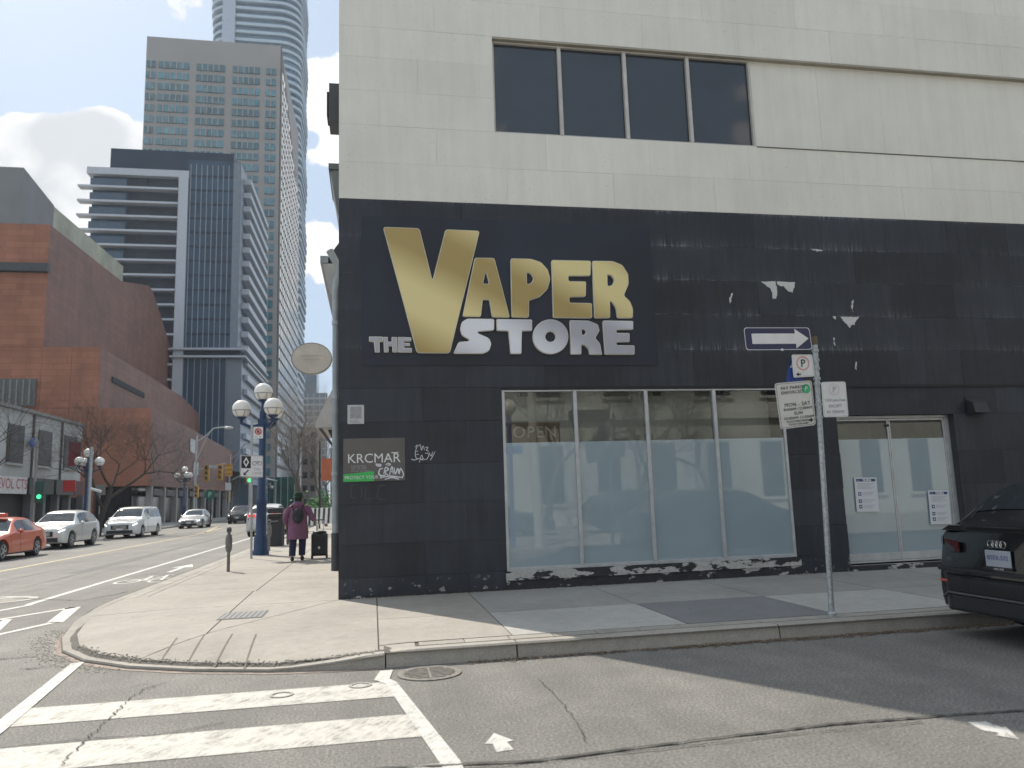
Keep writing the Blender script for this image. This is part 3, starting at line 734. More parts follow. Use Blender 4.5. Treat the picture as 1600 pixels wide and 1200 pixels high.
# recessed band right of the ribbon window, tall panels
xs = [6.98, 8.39, 9.72, 11.6, 13.5, 15.4, 18, 21, XR]
for a, b in zip(xs, xs[1:]): block(a, b, 7.83, 9.62, CRM, D+.10)
MB().box((2.1, D+.002, 9.585), (XR, D+.16, 9.618)).build('band_soffit', M('tan_soffit', (.36, .33, .27), .8), st_b)  # one flat tan tone, darker than the cream wall
MB().box((6.98, D-.012, 7.815), (XR, D+.11, 7.832)).build('drip_ledge', M('dark_drip_edge', (.12, .115, .10), .7), st_b)
# flaking sill strip under shop window and door
MB().box((W1[0]-.02, D-.035, .30), (W1[1]+.06, D+.04, .44)).build('sill', FLK, st_b)
MB().box((W1[0]-.02, D-.012, .03), (W1[1]+.08, D+.03, .298)).build('foot_course', flaking('foot_flaking_paint', .60), st_b)
MB().box((DR[0], D-.03, .10), (DR[1]+.25, D+.03, .235)).build('door_step', flaking('step_flaking_paint', .56), st_b)
MB().box((XL, D-.014, .02), (W1[0]-.03, D-.001, .19)).build('foot_course', flaking('foot_flaking_paint_b', .60), st_b)
# dark reveal / lintel line above windows
MB().box((W1[0], D+.001, 3.335), (13.6, D-.022, 3.385)).build('lintel_edge', DARK, st_b)
# ---- shop window
def at_fac(x, y): p = at(x, y, 'y', D); return p.x, p.z
sw = thing('shop_window', (W1[0], D+.05, W1[2]), 'wide four pane shop window with aluminium frame and blue grey privacy film', 'window')
x0, x1, z0, z1 = W1; z1 -= .045
MB().box((x0, D-.01, z0-.01), (x1, D+.09, z0+.045)).box((x0, D-.008, z1-.03), (x1, D+.09, z1)).box((x0, D-.006, z0+.045), (x0+.045, D+.09, z1-.03)).box((x1-.045, D-.006, z0+.045), (x1, D+.09, z1-.03)).build('frame', ALU, sw, bevel=.004)
MU = [3.31, 4.55, 5.78]
for mx_ in MU: MB().box((mx_-.03, D-.018, z0+.046), (mx_+.03, D+.088, z1-.031)).build('mullion', ALU, sw, bevel=.004)
ed = [x0+.045]+[v for mx_ in MU for v in (mx_-.03, mx_+.03)]+[x1-.045]
for i in range(4):
    a, b = ed[2*i], ed[2*i+1]; t_ = [.0, .006, -.005, .003][i]
    MB().add([(a, D+.03+t_, z0+.045), (b, D+.03-t_, z0+.045), (b, D+.034-t_, z1-.03), (a, D+.034+t_, z1-.03)], [(0, 1, 2, 3)]).build('pane', PANE, sw)
    MB().box((a, D+.0215, z0+.046), (b, D+.0225+abs(t_), 2.47)).build('privacy_film', FILM, sw)
# interior room behind
MB().add([(x0-.3, D+.1, .1), (x1+.2, D+.1, .1), (x1+.2, D+3.5, .1), (x0-.3, D+3.5, .1), (x0-.3, D+.1, 3.5), (x1+.2, D+.1, 3.5), (x1+.2, D+3.5, 3.5), (x0-.3, D+3.5, 3.5)],
         [(0, 1, 2, 3), (4, 7, 6, 5), (2, 6, 7, 3), (0, 3, 7, 4), (1, 5, 6, 2)]).build('shop_interior', ROOM, st_b)
for k in range(4): MB().box((2.5+k*1.2, D+.5, 3.3), (2.62+k*1.2, D+3, 3.45)).build('ceiling_beam', M('beam', (.2, .2, .2), .8), st_b)
MB().box((x0-.2, D+.55, 2.5), (x1+.1, D+.6, 3.45)).build('added_pale_panel', M('added_panel_paint', (.62, .64, .60), .8, 0, .15, .8), st_b)  # pale panel added behind the clear glass to lighten the upper panes
# open sign on its board
on = thing('open_sign', (2.6, D+.13, 2.5), 'brown board with unlit OPEN tube letters behind the leftmost window pane', 'open sign')
MB().box((2.12, D+.075, 2.475), (3.05, D+.085, 2.80)).build('board', M('brown_board', (.19, .135, .07), .6), on)
text('OPEN', .27, (2.62, D+.06, 2.635), M('unlit_tube_glass', (.55, .54, .50), .3), on, depth=.012, spacing=1.1)
# ---- door
dd = thing('double_door', (DR[0], D+.14, .2), 'aluminium double glass door with grey film and a taped notice on each leaf', 'door')
dx0, dx1, dz0, dz1 = DR; YD = D+.16
MB().box((dx0, YD-.03, dz1-.05), (dx1, YD+.06, dz1)).box((dx0, YD-.03, dz0), (dx0+.04, YD+.06, dz1-.05)).box((dx1-.09, YD-.03, dz0), (dx1, YD+.06, dz1-.05)).box((dx0+.04, YD-.03, dz0), (dx1-.09, YD+.06, dz0+.03)).build('frame', ALU, dd, bevel=.004)
MID = 9.185
for (a, b) in ((dx0+.045, MID-.003), (MID+.003, dx1-.095)):
    mb = MB(); mb.box((a, YD-.02, dz0+.035), (b, YD+.03, dz0+.16)).box((a, YD-.02, dz1-.09), (b, YD+.03, dz1-.055)).box((a, YD-.02, dz0+.16), (a+.03, YD+.03, dz1-.09)).box((b-.03, YD-.02, dz0+.16), (b, YD+.03, dz1-.09))
    lf = mb.build('leaf_frame', ALU, dd, bevel=.003)
    MB().add([(a+.03, YD, dz0+.16), (b-.03, YD, dz0+.16), (b-.03, YD+.002, dz1-.09), (a+.03, YD+.002, dz1-.09)], [(0, 1, 2, 3)]).build('pane', PANE, lf)
    MB().box((a+.03, YD-.008, dz0+.161), (b-.03, YD-.005, 2.42)).build('privacy_film', FILM, lf)
MB().tube([(9.155, YD-.03, 2.66), (9.155, YD-.05, 2.66)], .022).build('door_closer_knob', DARK, dd)
MB().box((dx0-.02, D+.06, .1), (dx1+.02, D+.12, .235)).build('threshold', CONC_W, dd)
MB().add([(dx0-.1, YD+.1, .1), (dx1+.2, YD+.1, .1), (dx1+.2, YD+2.5, .1), (dx0-.1, YD+2.5, .1), (dx0-.1, YD+.1, 3.1), (dx1+.2, YD+.1, 3.1), (dx1+.2, YD+2.5, 3.1), (dx0-.1, YD+2.5, 3.1)],
         [(0, 1, 2, 3), (4, 7, 6, 5), (2, 6, 7, 3), (0, 3, 7, 4), (1, 5, 6, 2)]).build('lobby_interior', ROOM, st_b)
NAVY = M('navy_print', (.03, .045, .16), .5)
def notice(cx, cz, w, h, tilt, label):
    n = thing('notice_poster', (cx, YD-.035, cz), label, 'notice', 'notices taped on the double door')
    R3 = Vector((cos(tilt), 0, sin(tilt))); U3 = Vector((-sin(tilt), 0, cos(tilt))); O = Vector((cx, YD-.036, cz))
    def rect(u0, u1, v0, v1, lift, mat, name):
        p = [O+R3*u+U3*v+Vector((0, -lift, 0)) for u, v in ((u0, v0), (u1, v0), (u1, v1), (u0, v1))]
        return MB().add(p, [(0, 1, 2, 3)]).build(name, mat, n)
    MB().prism([O+R3*u+U3*v for u, v in ((-w/2, -h/2), (w/2, -h/2), (w/2, h/2), (-w/2, h/2))], (0, 0, 0), (0, .002, 0)).build('sheet', M('paper_white', (.66, .67, .69), .6, 0, .03), n)
    rect(-w*.43, w*.43, h*.385, h*.46, .002, NAVY, 'header_band')
    text('Notice', h*.10, O+U3*h*.425+R3*w*.05+Vector((0, -.0045, 0)), WHITE, n, R3, U3, bold=.002)
    text('Toronto', h*.035, O+U3*h*.425-R3*w*.33+Vector((0, -.0045, 0)), WHITE, n, R3, U3)
    for k, v in enumerate((.02, -.19, -.35)):
        rect(-w*.38, -w*.24, h*(v-.05), h*(v+.05), .002, NAVY, 'icon')
        rect(-w*.34, -w*.28, h*(v-.02), h*(v+.02), .003, WHITE, 'icon_mark')
        mb = MB()
        for j in range(3): 
            z = h*(v+.04-j*.035); p = [O+R3*u+U3*v_+Vector((0, -.002, 0)) for u, v_ in ((-w*.18, z-.003), (w*(.35-.08*j), z-.003), (w*(.35-.08*j), z+.003), (-w*.18, z+.003))]; mb.add(p, [(0, 1, 2, 3)])
        mb.build('small_print', M('grey_print', (.35, .36, .42), .6), n)
    mb = MB()
    for j in range(5):
        z = h*(.32-j*.035); p = [O+R3*u+U3*v_+Vector((0, -.002, 0)) for u, v_ in ((-w*.38, z-.003), (w*(.38-.1*(j % 3)), z-.003), (w*(.38-.1*(j % 3)), z+.003), (-w*.38, z+.003))]; mb.add(p, [(0, 1, 2, 3)])
    mb.build('small_print', M('grey_print'), n)
notice(8.60, 1.44, .44, .60, rad(-1), 'white notice sheet with dark header taped on the left door leaf')
notice(10.03, 1.17, .42, .60, rad(-1.5), 'white notice sheet taped lower on the right door leaf above car')
# ---- upper ribbon window
uw = thing('ribbon_window', (UP[0], D+.1, UP[2]), 'dark tinted four pane ribbon window in cream upper wall', 'window')
a0, a1, b0, b1 = UP
MB().box((a0, D+.07, b0), (a1+.03, D+.16, b0+.05)).box((a0, D+.075, b1-.03), (a1+.03, D+.16, b1)).box((a0, D+.07, b0+.05), (a0+.035, D+.16, b1-.03)).box((a1-.01, D+.07, b0+.05), (a1+.03, D+.16, b1-.03)).build('frame', M('cream_frame', (.52, .50, .46), .5), uw)
MUu = [a0+(a1-a0)*k/4 for k in (1, 2, 3)]
for mx_ in MUu: MB().box((mx_-.032, D+.06, b0+.05), (mx_+.032, D+.158, b1-.03)).build('mullion', M('cream_frame'), uw, bevel=.004)
ed = [a0+.035]+[v for mx_ in MUu for v in (mx_-.032, mx_+.032)]+[a1-.01]
for i in range(4): MB().add([(ed[2*i], D+.13, b0+.05), (ed[2*i+1], D+.133, b0+.05), (ed[2*i+1], D+.128, b1-.03), (ed[2*i], D+.126, b1-.03)], [(0, 1, 2, 3)]).build('pane', DARKGLASS, uw)
# ---- peeled white patches, small spots (trace -> real flakes 3 mm proud)
PEEL = M('exposed_white_paint', (.60, .60, .58), .7, 0, .06, 10)
def patch(pts, name='peeled_patch', mat=PEEL):
    base = [Vector(at_fac(*p)) for p in pts]; rag = []
    for a, b in zip(base, base[1:]+base[:1]):
        n_ = max(2, int((b-a).length/.018))
        for k in range(n_): p = a.lerp(b, k/n_); rag.append(p+Vector((R_.gauss(0, .006), R_.gauss(0, .006) if abs(b.y-a.y) > .02 or k else 0)))
    me = shape2d(rag, rnd=.0, depth=.004); me.name = name
    for v in me.vertices: v.co = Vector((v.co.x, D-.004+v.co.y, v.co.z))-POS[st_b]
    return link(name, me, mat, st_b)
patch([(1189, 440), (1211, 440), (1214, 456), (1213, 467), (1208, 467), (1205, 452)])
patch([(1213, 440), (1241, 441), (1241, 450), (1238, 457), (1230, 454), (1224, 447), (1216, 446)])
patch([(1313, 495), (1342, 495), (1336, 504), (1335, 508), (1331, 507), (1328, 513)])
patch([(1267, 389), (1286, 390), (1284, 392.5), (1272, 392)])
patch([(1143, 458), (1145, 457), (1142, 470), (1141, 476), (1139, 466)])
patch([(1331, 471), (1334, 468), (1332, 478), (1333, 487), (1330, 480)]); patch([(1301, 494), (1306, 495), (1306, 499), (1302, 497)])
patch([(1302, 527), (1304, 527), (1303, 534), (1306, 541), (1303, 539)]); patch([(1337, 565), (1339, 566), (1338, 578), (1336, 577)])
# vent hood by the door
vh = thing('vent_hood', (10.9, D, 2.95), 'small dark vent hood on black wall right of the door', 'vent hood')
MB().prism([(10.72, D-.002, 3.12), (10.72, D-.16, 3.02), (10.72, D-.2, 2.84), (10.72, D-.002, 2.84)], (0, 0, 0), (.3, 0, 0)).build('hood', M('vent_metal', (.05, .05, .055), .5, .3), vh, bevel=.006)
MB().box((10.70, D-.012, 2.80), (11.05, D-.001, 3.16)).build('flange', BLK, vh)
# ---- big letter sign
GOLD = foil('gold_foil', (.42, .31, .115), (.78, .66, .32), .5); SILV = foil('silver_foil', (.42, .42, .46), (.80, .80, .85), .5)
RIM = M('pale_letter_edge', (.80, .77, .68), .4, .1); BOARD = M('sign_backboard', (.011, .016, .030), .42, 0, .35, .6)
sg = thing('store_sign', (.5, D-.03, 3.9), 'large raised gold and silver letters spelling THE VAPER STORE on black board', 'shop sign')
bx0, bz1 = at_fac(565, 338); bx1, bz0 = at_fac(1028, 571)
MB().box((bx0, D-.012, bz0), (bx1, D-.003, bz1)).build('backboard', BOARD, sg)
cpx = lambda x, y: at_fac(520+x*.3375, 300+y*.3375)
def letter(out, holes=(), mat=GOLD, r=.035, name='letter', th=.05):
    o = [cpx(*p) for p in out]; h = [[cpx(*p) for p in hh] for hh in holes]
    for nm, mt_, off, dp, y in (('letter_edge', RIM, .0, th, D-.013-th), (name, mat, -.010, .012, D-.013-th-.0125)):
        try: me = shape2d(o, h, r, dp, off)
        except Exception: continue
        for v in me.vertices: v.co = Vector((v.co.x, y+v.co.y, v.co.z))-POS[sg]
        me.name = nm; ob = link(nm, me, mt_, sg)
V = [(232, 168), (400, 174), (460, 415), (520, 179), (678, 186), (540, 750), (388, 748)]
letter(V, r=.05)
letter([(655, 310), (745, 311), (817, 585), (735, 584), (722, 503), (692, 503), (683, 582), (598, 581)], [[(706, 372), (721, 430), (692, 430)]])
letter([(820, 313), (915, 315), (960, 330), (992, 365), (1003, 410), (990, 455), (955, 490), (905, 507), (904, 585), (825, 584)], [[(895, 378), (912, 382), (927, 405), (914, 428), (895, 433)]])
letter([(1008, 320), (1190, 324), (1188, 393), (1086, 394), (1087, 418), (1168, 419), (1166, 489), (1091, 491), (1091, 517), (1195, 519), (1196, 588), (1017, 586)])
letter([(1196, 324), (1290, 325), (1335, 343), (1362, 385), (1364, 430), (1342, 484), (1370, 510), (1384, 545), (1383, 588), (1313, 588), (1305, 540), (1285, 512), (1278, 513), (1279, 587), (1207, 588)], [[(1266, 387), (1285, 392), (1299, 412), (1288, 437), (1267, 441)]])
letter([(620, 590), (745, 592), (744, 645), (672, 650), (668, 657), (720, 680), (732, 705), (722, 738), (695, 752), (556, 752), (580, 698), (625, 694), (630, 688), (596, 668), (587, 640), (595, 606)], mat=SILV)
letter([(755, 592), (919, 595), (919, 647), (872, 648), (870, 753), (820, 753), (810, 648), (756, 646)], mat=SILV, r=.02)
circ = lambda cx, cy, rx, ry, n: [(cx+rx*cos(2*pi*k/n), cy+ry*sin(2*pi*k/n)) for k in range(n)]
letter(circ(1004, 674, 82, 80, 40), [circ(1004, 674, 24, 24, 24)], mat=SILV, r=0)
letter([(1093, 598), (1180, 600), (1222, 618), (1230, 645), (1210, 680), (1232, 705), (1242, 757), (1185, 756), (1180, 730), (1160, 712), (1146, 712), (1146, 755), (1098, 755)], [[(1148, 640), (1160, 640), (1169, 652), (1160, 665), (1149, 665)]], mat=SILV, r=.02)
letter([(1245, 599), (1385, 601), (1385, 641), (1308, 642), (1308, 656), (1368, 657), (1368, 697), (1308, 699), (1308, 713), (1391, 714), (1391, 756), (1255, 756)], mat=SILV, r=.02)
letter([(168, 673), (232, 674), (232, 696), (216, 697), (217, 745), (195, 745), (190, 697), (168, 695)], mat=SILV, r=.01)
letter([(234, 675), (254, 675), (255, 697), (272, 697), (272, 675), (297, 676), (300, 745), (276, 745), (275, 717), (258, 717), (258, 745), (237, 745)], mat=SILV, r=.01)
letter([(301, 675), (362, 677), (362, 695), (330, 695), (330, 702), (356, 703), (356, 716), (330, 717), (330, 725), (365, 726), (365, 746), (303, 745)], mat=SILV, r=.01)
# ---- wall posters
kr = thing('surveyor_sign', (0, D-.01, 2.2), 'grey board lettered KRCMAR with green band near the wall corner', 'sign')
kx0, kz1 = -.45, 2.585; kx1, kz0 = .50, 1.915
MB().box((kx0, D-.012, kz0), (kx1, D-.002, kz1)).build('board', M('warm_grey_board', (.115, .105, .10), .45, 0, .1, 3), kr)
text('KRCMAR', .205, (.02, D-.0145, 2.265), SIGNW, kr, spacing=1.0, bold=.0)
MB().box((.29, D-.0165, 2.345), (.40, D-.0130, 2.36)).build('accent_bar', SIGNW, kr)
MB().prism([(kx0, 0, kz0), (.02, 0, kz0), (.02, 0, 2.07), (kx0, 0, 2.03)], (0, D-.016, 0), (0, .003, 0)).build('green_band', M('green_print', (.05, .42, .10), .5), kr)
text('PROTECT YOUR B', .07, (-.43, D-.0185, 1.975), SIGNW, kr, align='LEFT')
for j, t__ in enumerate(('SURVEYORS', '905 738 0053', 'krcmar surveyors')): text(t__, .042, (-.33, D-.0145, 2.15-j*.035), M('light_grey_print', (.36, .36, .36), .6), kr, align='LEFT')
MB().prism([(.04, 0, 2.16), (.13, 0, 2.15), (.14, 0, 2.02+.1), (.11, 0, 2.10), (.05, 0, 2.12)], (0, D-.0165, .03), (0, .002, 0)).build('sticker_remains', M('pale_sticker', (.55, .53, .58), .6), kr)
qp = thing('paper_flyer', (-.25, D-.004, 2.97), 'small white paper flyer pasted on black wall above the grey board', 'flyer')
MB().box((-.385, D-.0085, 2.815), (-.13, D-.003, 3.115)).build('sheet', M('flyer_paper', (.50, .50, .50), .7, 0, .1, 20), qp)
mb = MB()
for k in range(3): mb.box((-.35, D-.0105, 2.835+k*.018), (-.17-.03*k, D-.009, 2.842+k*.018))
mb.box((-.345, D-.0104, 2.90), (-.17, D-.009, 3.085)); mb.build('faded_print', M('faded_print', (.30, .30, .31), .7, 0, .3, 40), qp)
def tag(strokes, w, label, cat='graffiti', mat=None, y=D-.0045):
    mb = MB()
    for s_ in strokes:
        P3 = [Vector((p[0], y, p[1])) for p in s_]; pts = []
        for i in range(len(P3)-1):
            p0 = P3[max(0, i-1)]; p1 = P3[i]; p2 = P3[i+1]; p3 = P3[min(len(P3)-1, i+2)]
            for k in range(5):
                t_ = k/5; pts.append(.5*((2*p1)+(p2-p0)*t_+(2*p0-5*p1+4*p2-p3)*t_*t_+(3*p1-p0-3*p2+p3)*t_**3))
        pts.append(P3[-1]); vs = []
        for i, p in enumerate(pts):
            d = (pts[min(i+1, len(pts)-1)]-pts[max(i-1, 0)]); d = d.normalized() if d.length > 1e-6 else Vector((1, 0, 0))
            s2 = Vector((-d.z, 0, d.x))*w*(.6+.4*sin(pi*i/max(1, len(pts)-1))); yy = -.0002*len(mb.f) % .001
            vs += [p-s2+Vector((0, -yy, 0)), p+s2+Vector((0, -yy, 0))]
        mb.add(vs, [(2*i, 2*i+2, 2*i+3, 2*i+1) for i in range(len(pts)-1)])
    return mb.build('graffiti_tag', mat or M('white_marker', (.62, .64, .66), .5), label=label, cat=cat)
fz = lambda L_: [at_fac(520+x*.3, 600+y*.3) for x, y in L_]
tag([fz(s_) for s_ in ([(428, 330), (440, 318), (432, 345), (428, 360)], [(445, 325), (455, 316), (462, 345), (470, 322), (478, 345)], [(480, 330), (495, 330), (488, 345), (500, 350)],
   [(445, 350), (430, 355), (434, 385), (450, 388)], [(434, 368), (448, 365)], [(450, 410), (462, 370), (470, 395), (455, 390), (480, 392)], [(480, 360), (500, 365), (492, 388), (478, 395)], [(408, 390), (425, 396), (455, 385)], [(500, 355), (512, 375), (520, 352)], [(533, 352), (515, 385), (508, 398)])],
    .006, 'white scribbled marker tag on black wall right of the grey board')
tag([fz(s_) for s_ in ([(262, 440), (245, 445), (240, 470), (262, 478), (275, 470)], [(265, 470), (275, 435), (290, 445), (272, 458), (290, 478)], [(295, 475), (308, 430), (315, 470)], [(298, 458), (318, 455)], [(320, 435), (325, 470), (338, 440), (345, 468), (352, 440), (368, 470), (360, 485)], [(250, 488), (300, 480), (365, 488)], [(270, 497), (310, 487), (345, 497)], [(275, 422), (288, 414), (300, 420), (285, 425)])],
    .011, 'thick white tag sprayed over the lower right of the grey board', y=D-.020)
tag([fz(s_) for s_ in ([(130, 525), (100, 530), (98, 590), (130, 590)], [(150, 530), (150, 590)], [(175, 535), (170, 595), (215, 595)], [(240, 530), (235, 595), (280, 600)], [(240, 530), (275, 528)])], .008, 'barely visible black on black scrawl under the grey board', mat=M('faint_marker', (.05, .052, .058), .3))
# ---- downspout and neighbour bits beyond the corner
ds = thing('downspout', (-.82, 17.3, .15), 'tall grey downspout on the side wall just left of corner', 'downspout')
GP = M('grey_pipe', (.30, .33, .34), .45, .3, .15)
MB().tube([(-.80, 17.3, .9), (-.80, 17.3, 6.6), (-.72, 17.3, 6.9), (-.95, 17.3, 7.35)], .085, 12).build('pipe', GP, ds, smooth=True)
MB().tube([(-.80, 17.3, .15), (-.80, 17.3, .95)], .10, 12).build('boot', M('dark_boot', (.05, .055, .06), .6), ds, smooth=True)
for z in (2.2, 3.9, 5.6): MB().tube([(-.80, 17.3, z), (-.80, 17.3, z+.08)], .10, 12).build('clamp', GALV, ds)
nb = thing('neighbour_building', (-.51, 17.7, 0), 'older neighbour building past the corner with sloping eaves and slate roof', 'building')
MB().box((-.49, 17.65, 0), (9, 26, 6.9)).build('wall', M('grey_render', (.33, .33, .32), .8), nb)
MB().prism([(-1.05, 0, 7.25), (-.60, 0, 7.9), (2.5, 0, 9.5), (9, 0, 9.5), (9, 0, 6.95), (-.49, 0, 6.95), (-.55, 0, 7.1)], (0, 17.68, 0), (0, 8.3, 0)).build('roof', M('dark_slate', (.035, .04, .05), .6), nb)
MB().box((-1.18, 17.6, 7.15), (-1.0, 26, 7.32)).build('gutter', GP, nb)
MB().prism([(-1.12, 0, 7.14), (-1.0, 0, 6.6), (-.52, 0, 5.6), (-.50, 0, 7.14)], (0, 17.62, 0), (0, .18, 0)).build('bracket', M('pale_bracket', (.42, .42, .40), .7), nb)
wl = thing('wall_box', (-.6, 13.2, 8.7), 'dark box fixture projecting high on side of cream wall', 'fixture')
MB().box((-.74, 13.1, 8.35), (-.52, 13.6, 9.1)).build('box', M('fixture_dark', (.05, .055, .06), .5), wl, bevel=.01)
MB().box((-.78, 13.15, 8.5), (-.742, 13.55, 8.95)).build('grille', DARK, wl)
cn = thing('cornice_end', (-.6, 15.5, 7.6), 'grey metal cornice end projecting beside top of black band', 'cornice')
MB().prism([(-.52, 0, 8.45), (-.84, 0, 8.35), (-.80, 0, 8.2), (-.70, 0, 7.55), (-.52, 0, 6.9)], (0, 15.2, 0), (0, 1.6, 0)).build('profile', M('weathered_cornice', (.14, .16, .155), .7), cn)
MB().box((-.86, 15.15, 8.38), (-.52, 16.85, 8.5)).build('cap', M('cornice_cap', (.09, .10, .10), .6), cn)
ov = thing('oval_blade_sign', (-1.2, 18.4, 5.1), 'blank cream oval blade sign projecting over the sidewalk', 'sign')
me = shape2d(circ(-1.42, 5.03, .46, .37, 40), depth=.10)
for v in me.vertices: v.co = Vector((v.co.x, 18.4+v.co.y, v.co.z))-POS[ov]
link('face', me, M('cream_sign_face', (.60, .55, .47), .5), ov)
me = shape2d(circ(-1.42, 5.03, .475, .385, 40), [circ(-1.42, 5.03, .455, .365, 40)], depth=.12)
for v in me.vertices: v.co = Vector((v.co.x, 18.4+v.co.y, v.co.z))-POS[ov]
link('rim', me, M('sign_rim', (.30, .28, .25), .5), ov)
MB().box((-1.68, 18.335, 5.08), (-1.16, 18.338, 5.10)).box((-1.62, 18.335, 4.98), (-1.22, 18.338, 4.995)).build('faded_print', M('faded_tan', (.45, .41, .35), .6), ov, kind='stuff')
MB().tube([(-.95, 18.46, 5.0), (-.5, 18.46, 5.0)], .02).build('bracket', DARK, ov); MB().tube([(-.95, 18.46, 4.85), (-.5, 18.46, 4.85)], .02).build('bracket', DARK, ov)
aw = thing('shop_awning', (-.9, 19.2, 3.5), 'pale sloping fabric awning with slatted underside beyond the corner', 'awning')
MB().prism([(-.5, 0, 5.05), (-.62, 0, 5.05), (-1.36, 0, 3.55), (-1.36, 0, 3.42), (-.5, 0, 3.42)], (0, 18.9, 0), (0, 3.2, 0)).build('canvas', M('pale_canvas', (.50, .48, .46), .8), aw)
for k in range(3): MB().prism([(-1.30+k*.2, 0, 3.40), (-1.2+k*.2, 0, 3.40), (-.9+k*.1, 0, 2.95-.0*k), (-.97+k*.1, 0, 2.95)], (0, 18.92+k*.4, 0), (0, .06, 0)).build('rib', M('awning_rib', (.08, .075, .07), .6), aw)

# ---- street sign post at the kerb
sp_ = thing('sign_post', (5.11, 8.12, .15), 'leaning galvanised sign post at the kerb before the shop window', 'sign post')
lean = lambda z: 5.11+.0315*(z-.15)
MB().tube([(lean(.15), 8.12, .15), (lean(3.32), 8.12, 3.32)], .032, 12).build('pole', GALV, sp_, smooth=True)
MB().lathe((5.11, 8.12, .152), [(.05, 0), (.05, .03), (.034, .05)], 12).build('base_collar', GALV, sp_)
MB().tube([(lean(3.3), 8.12, 3.28), (lean(3.36), 8.12, 3.38)], .036, 8).build('cap', M('rusty_steel', (.16, .12, .08), .8, .2), sp_)
for z in (3.2, 3.08, 2.98, 2.86, 2.80, 2.55, 2.40): MB().tube([(lean(z), 8.12, z), (lean(z), 8.12, z+.025)], .042, 12).build('clamp', GALV, sp_)
def plate(name, label, cat, px, y, mat, border=None, r=.03, th=.004, bcol=None, margin=.012):
    # px: four photo corners, surveyed onto the plane at depth y
    c = [at(a, b, 'y', y) for a, b in px]; o = thing(name, sum(c, Vector())/4, label, cat)
    me = shape2d([(p.x, p.z) for p in c], rnd=r, depth=th)
    for v in me.vertices: v.co = Vector((v.co.x, y+v.co.y, v.co.z))-POS[o]
    link('plate', me, mat, o)
    if bcol:
        cc_ = sum(c, Vector())/4; k = lambda f: [((p.x-cc_.x)*(1-f/abs(p.x-cc_.x))+cc_.x, (p.z-cc_.z)*(1-f/abs(p.z-cc_.z))+cc_.z) for p in c]
        me = shape2d(k(margin), [k(margin+border)], r*.8, .001)
        for v in me.vertices: v.co = Vector((v.co.x, y-.002+v.co.y, v.co.z))-POS[o]
        link('border', me, bcol, o)
    cc_ = sum(c, Vector())/4; R3 = (c[1]-c[0]+c[2]-c[3]).normalized(); U3 = (c[0]-c[3]+c[1]-c[2]).normalized()
    return o, cc_+Vector((0, -.003, 0)), R3, U3, (c[1]-c[0]).length, (c[0]-c[3]).length
SN = M('one_way_navy', (.03, .035, .09), .4)
o, c, r3, u3, w, h = plate('one_way_sign', 'dark blue one way sign with white arrow pointing right atop the post', 'sign', [(1161, 511), (1265, 511), (1270, 547), (1165, 548)], 8.06, SN, .007, .05, bcol=SIGNW, margin=.006)
ar = [(-.39, .22), (.26, .22), (.26, .42), (.46, 0), (.26, -.42), (.26, -.22), (-.39, -.22)]
me = orient(shape2d([(a*w, b*h) for a, b in ar], depth=.001), c, r3, u3, POS[o]); link('arrow', me, SIGNW, o)
me = orient(shape2d([(.02, -.145), (.05, -.145), (.05, -.12), (.02, -.12)], depth=.001), c, r3, u3, POS[o]); link('sticker', me, WHITE, o)
o, c, r3, u3, w, h = plate('street_end_sign', 'blue and white tab sign seen edge on behind the small parking sign', 'sign', [(1234, 560), (1252, 556), (1256, 598), (1228, 598)], 8.10, M('sign_blue', (.02, .05, .25), .4), r=.01)
me = orient(shape2d([(-.07, .03), (.06, .05), (.06, .13), (-.04, .10)], depth=.002), c, r3, u3, POS[o]); link('white_tab', me, SIGNW, o)
text('EAC', .07, c+Vector((-.01, -.004, .075)), INK, o)
o, c, r3, u3, w, h = plate('no_parking_sign', 'small sun faded no parking sign with red ring and arrow', 'sign', [(1237, 554), (1269, 554), (1273, 588), (1240, 590)], 8.07, SIGNW, .003, .02, bcol=M('pale_border', (.45, .45, .46), .5))
cr_ = lambda r1, r2, n=28: shape2d(circ(0, 0, r1, r1, n), [circ(0, 0, r2, r2, n)], depth=.001)
PK = M('faded_red', (.62, .30, .30), .5)
link('ring', orient(cr_(.085, .068), c+u3*.03, r3, u3, POS[o]), PK, o); text('P', .13, c+u3*.025+Vector((0, -.002, 0)), INK, o, r3, u3)
link('arrow', orient(shape2d([(-.10, -.10), (-.07, -.075), (-.07, -.092), (-.04, -.092), (-.04, -.108), (-.07, -.108), (-.07, -.125)], depth=.001), c, r3, u3, POS[o]), INK, o)
o, c, r3, u3, w, h = plate('pay_parking_sign', 'white pay parking hours sign with green circle, lowest on the post', 'sign', [(1210, 599), (1268, 594), (1275, 664), (1220, 671)], 8.06, M('cream_sign', (.60, .59, .56), .4, 0, .05, 8), .004, .04, bcol=INK)
text('PAY PARKING', .052, c+r3*-.17+u3*.20, INK, o, r3, u3, align='LEFT', spacing=1.1); text('ENFORCED', .052, c+r3*-.17+u3*.145, INK, o, r3, u3, align='LEFT', spacing=1.1)
link('green_disc', orient(shape2d(circ(.155, .17, .055, .055, 28), depth=.001), c, r3, u3, POS[o]), M('sign_green', (.05, .42, .20), .4), o); text('P', .075, c+r3*.155+u3*.17+Vector((0, -.002, 0)), SIGNW, o, r3, u3)
for k, (t__, s_) in enumerate((('MON - SAT', .062), ('8:00AM-12:00AM', .047), ('SUN', .055), ('10:00AM-12:00AM', .047))): text(t__, s_, c+u3*(.0-.052*k)+r3*.02, INK, o, r3, u3, spacing=1.1)
text('PLACE PURCHASED', .032, c+r3*.0-u3*.195, INK, o, r3, u3); text('TICKET ON DASH', .032, c+r3*.01-u3*.228, INK, o, r3, u3)
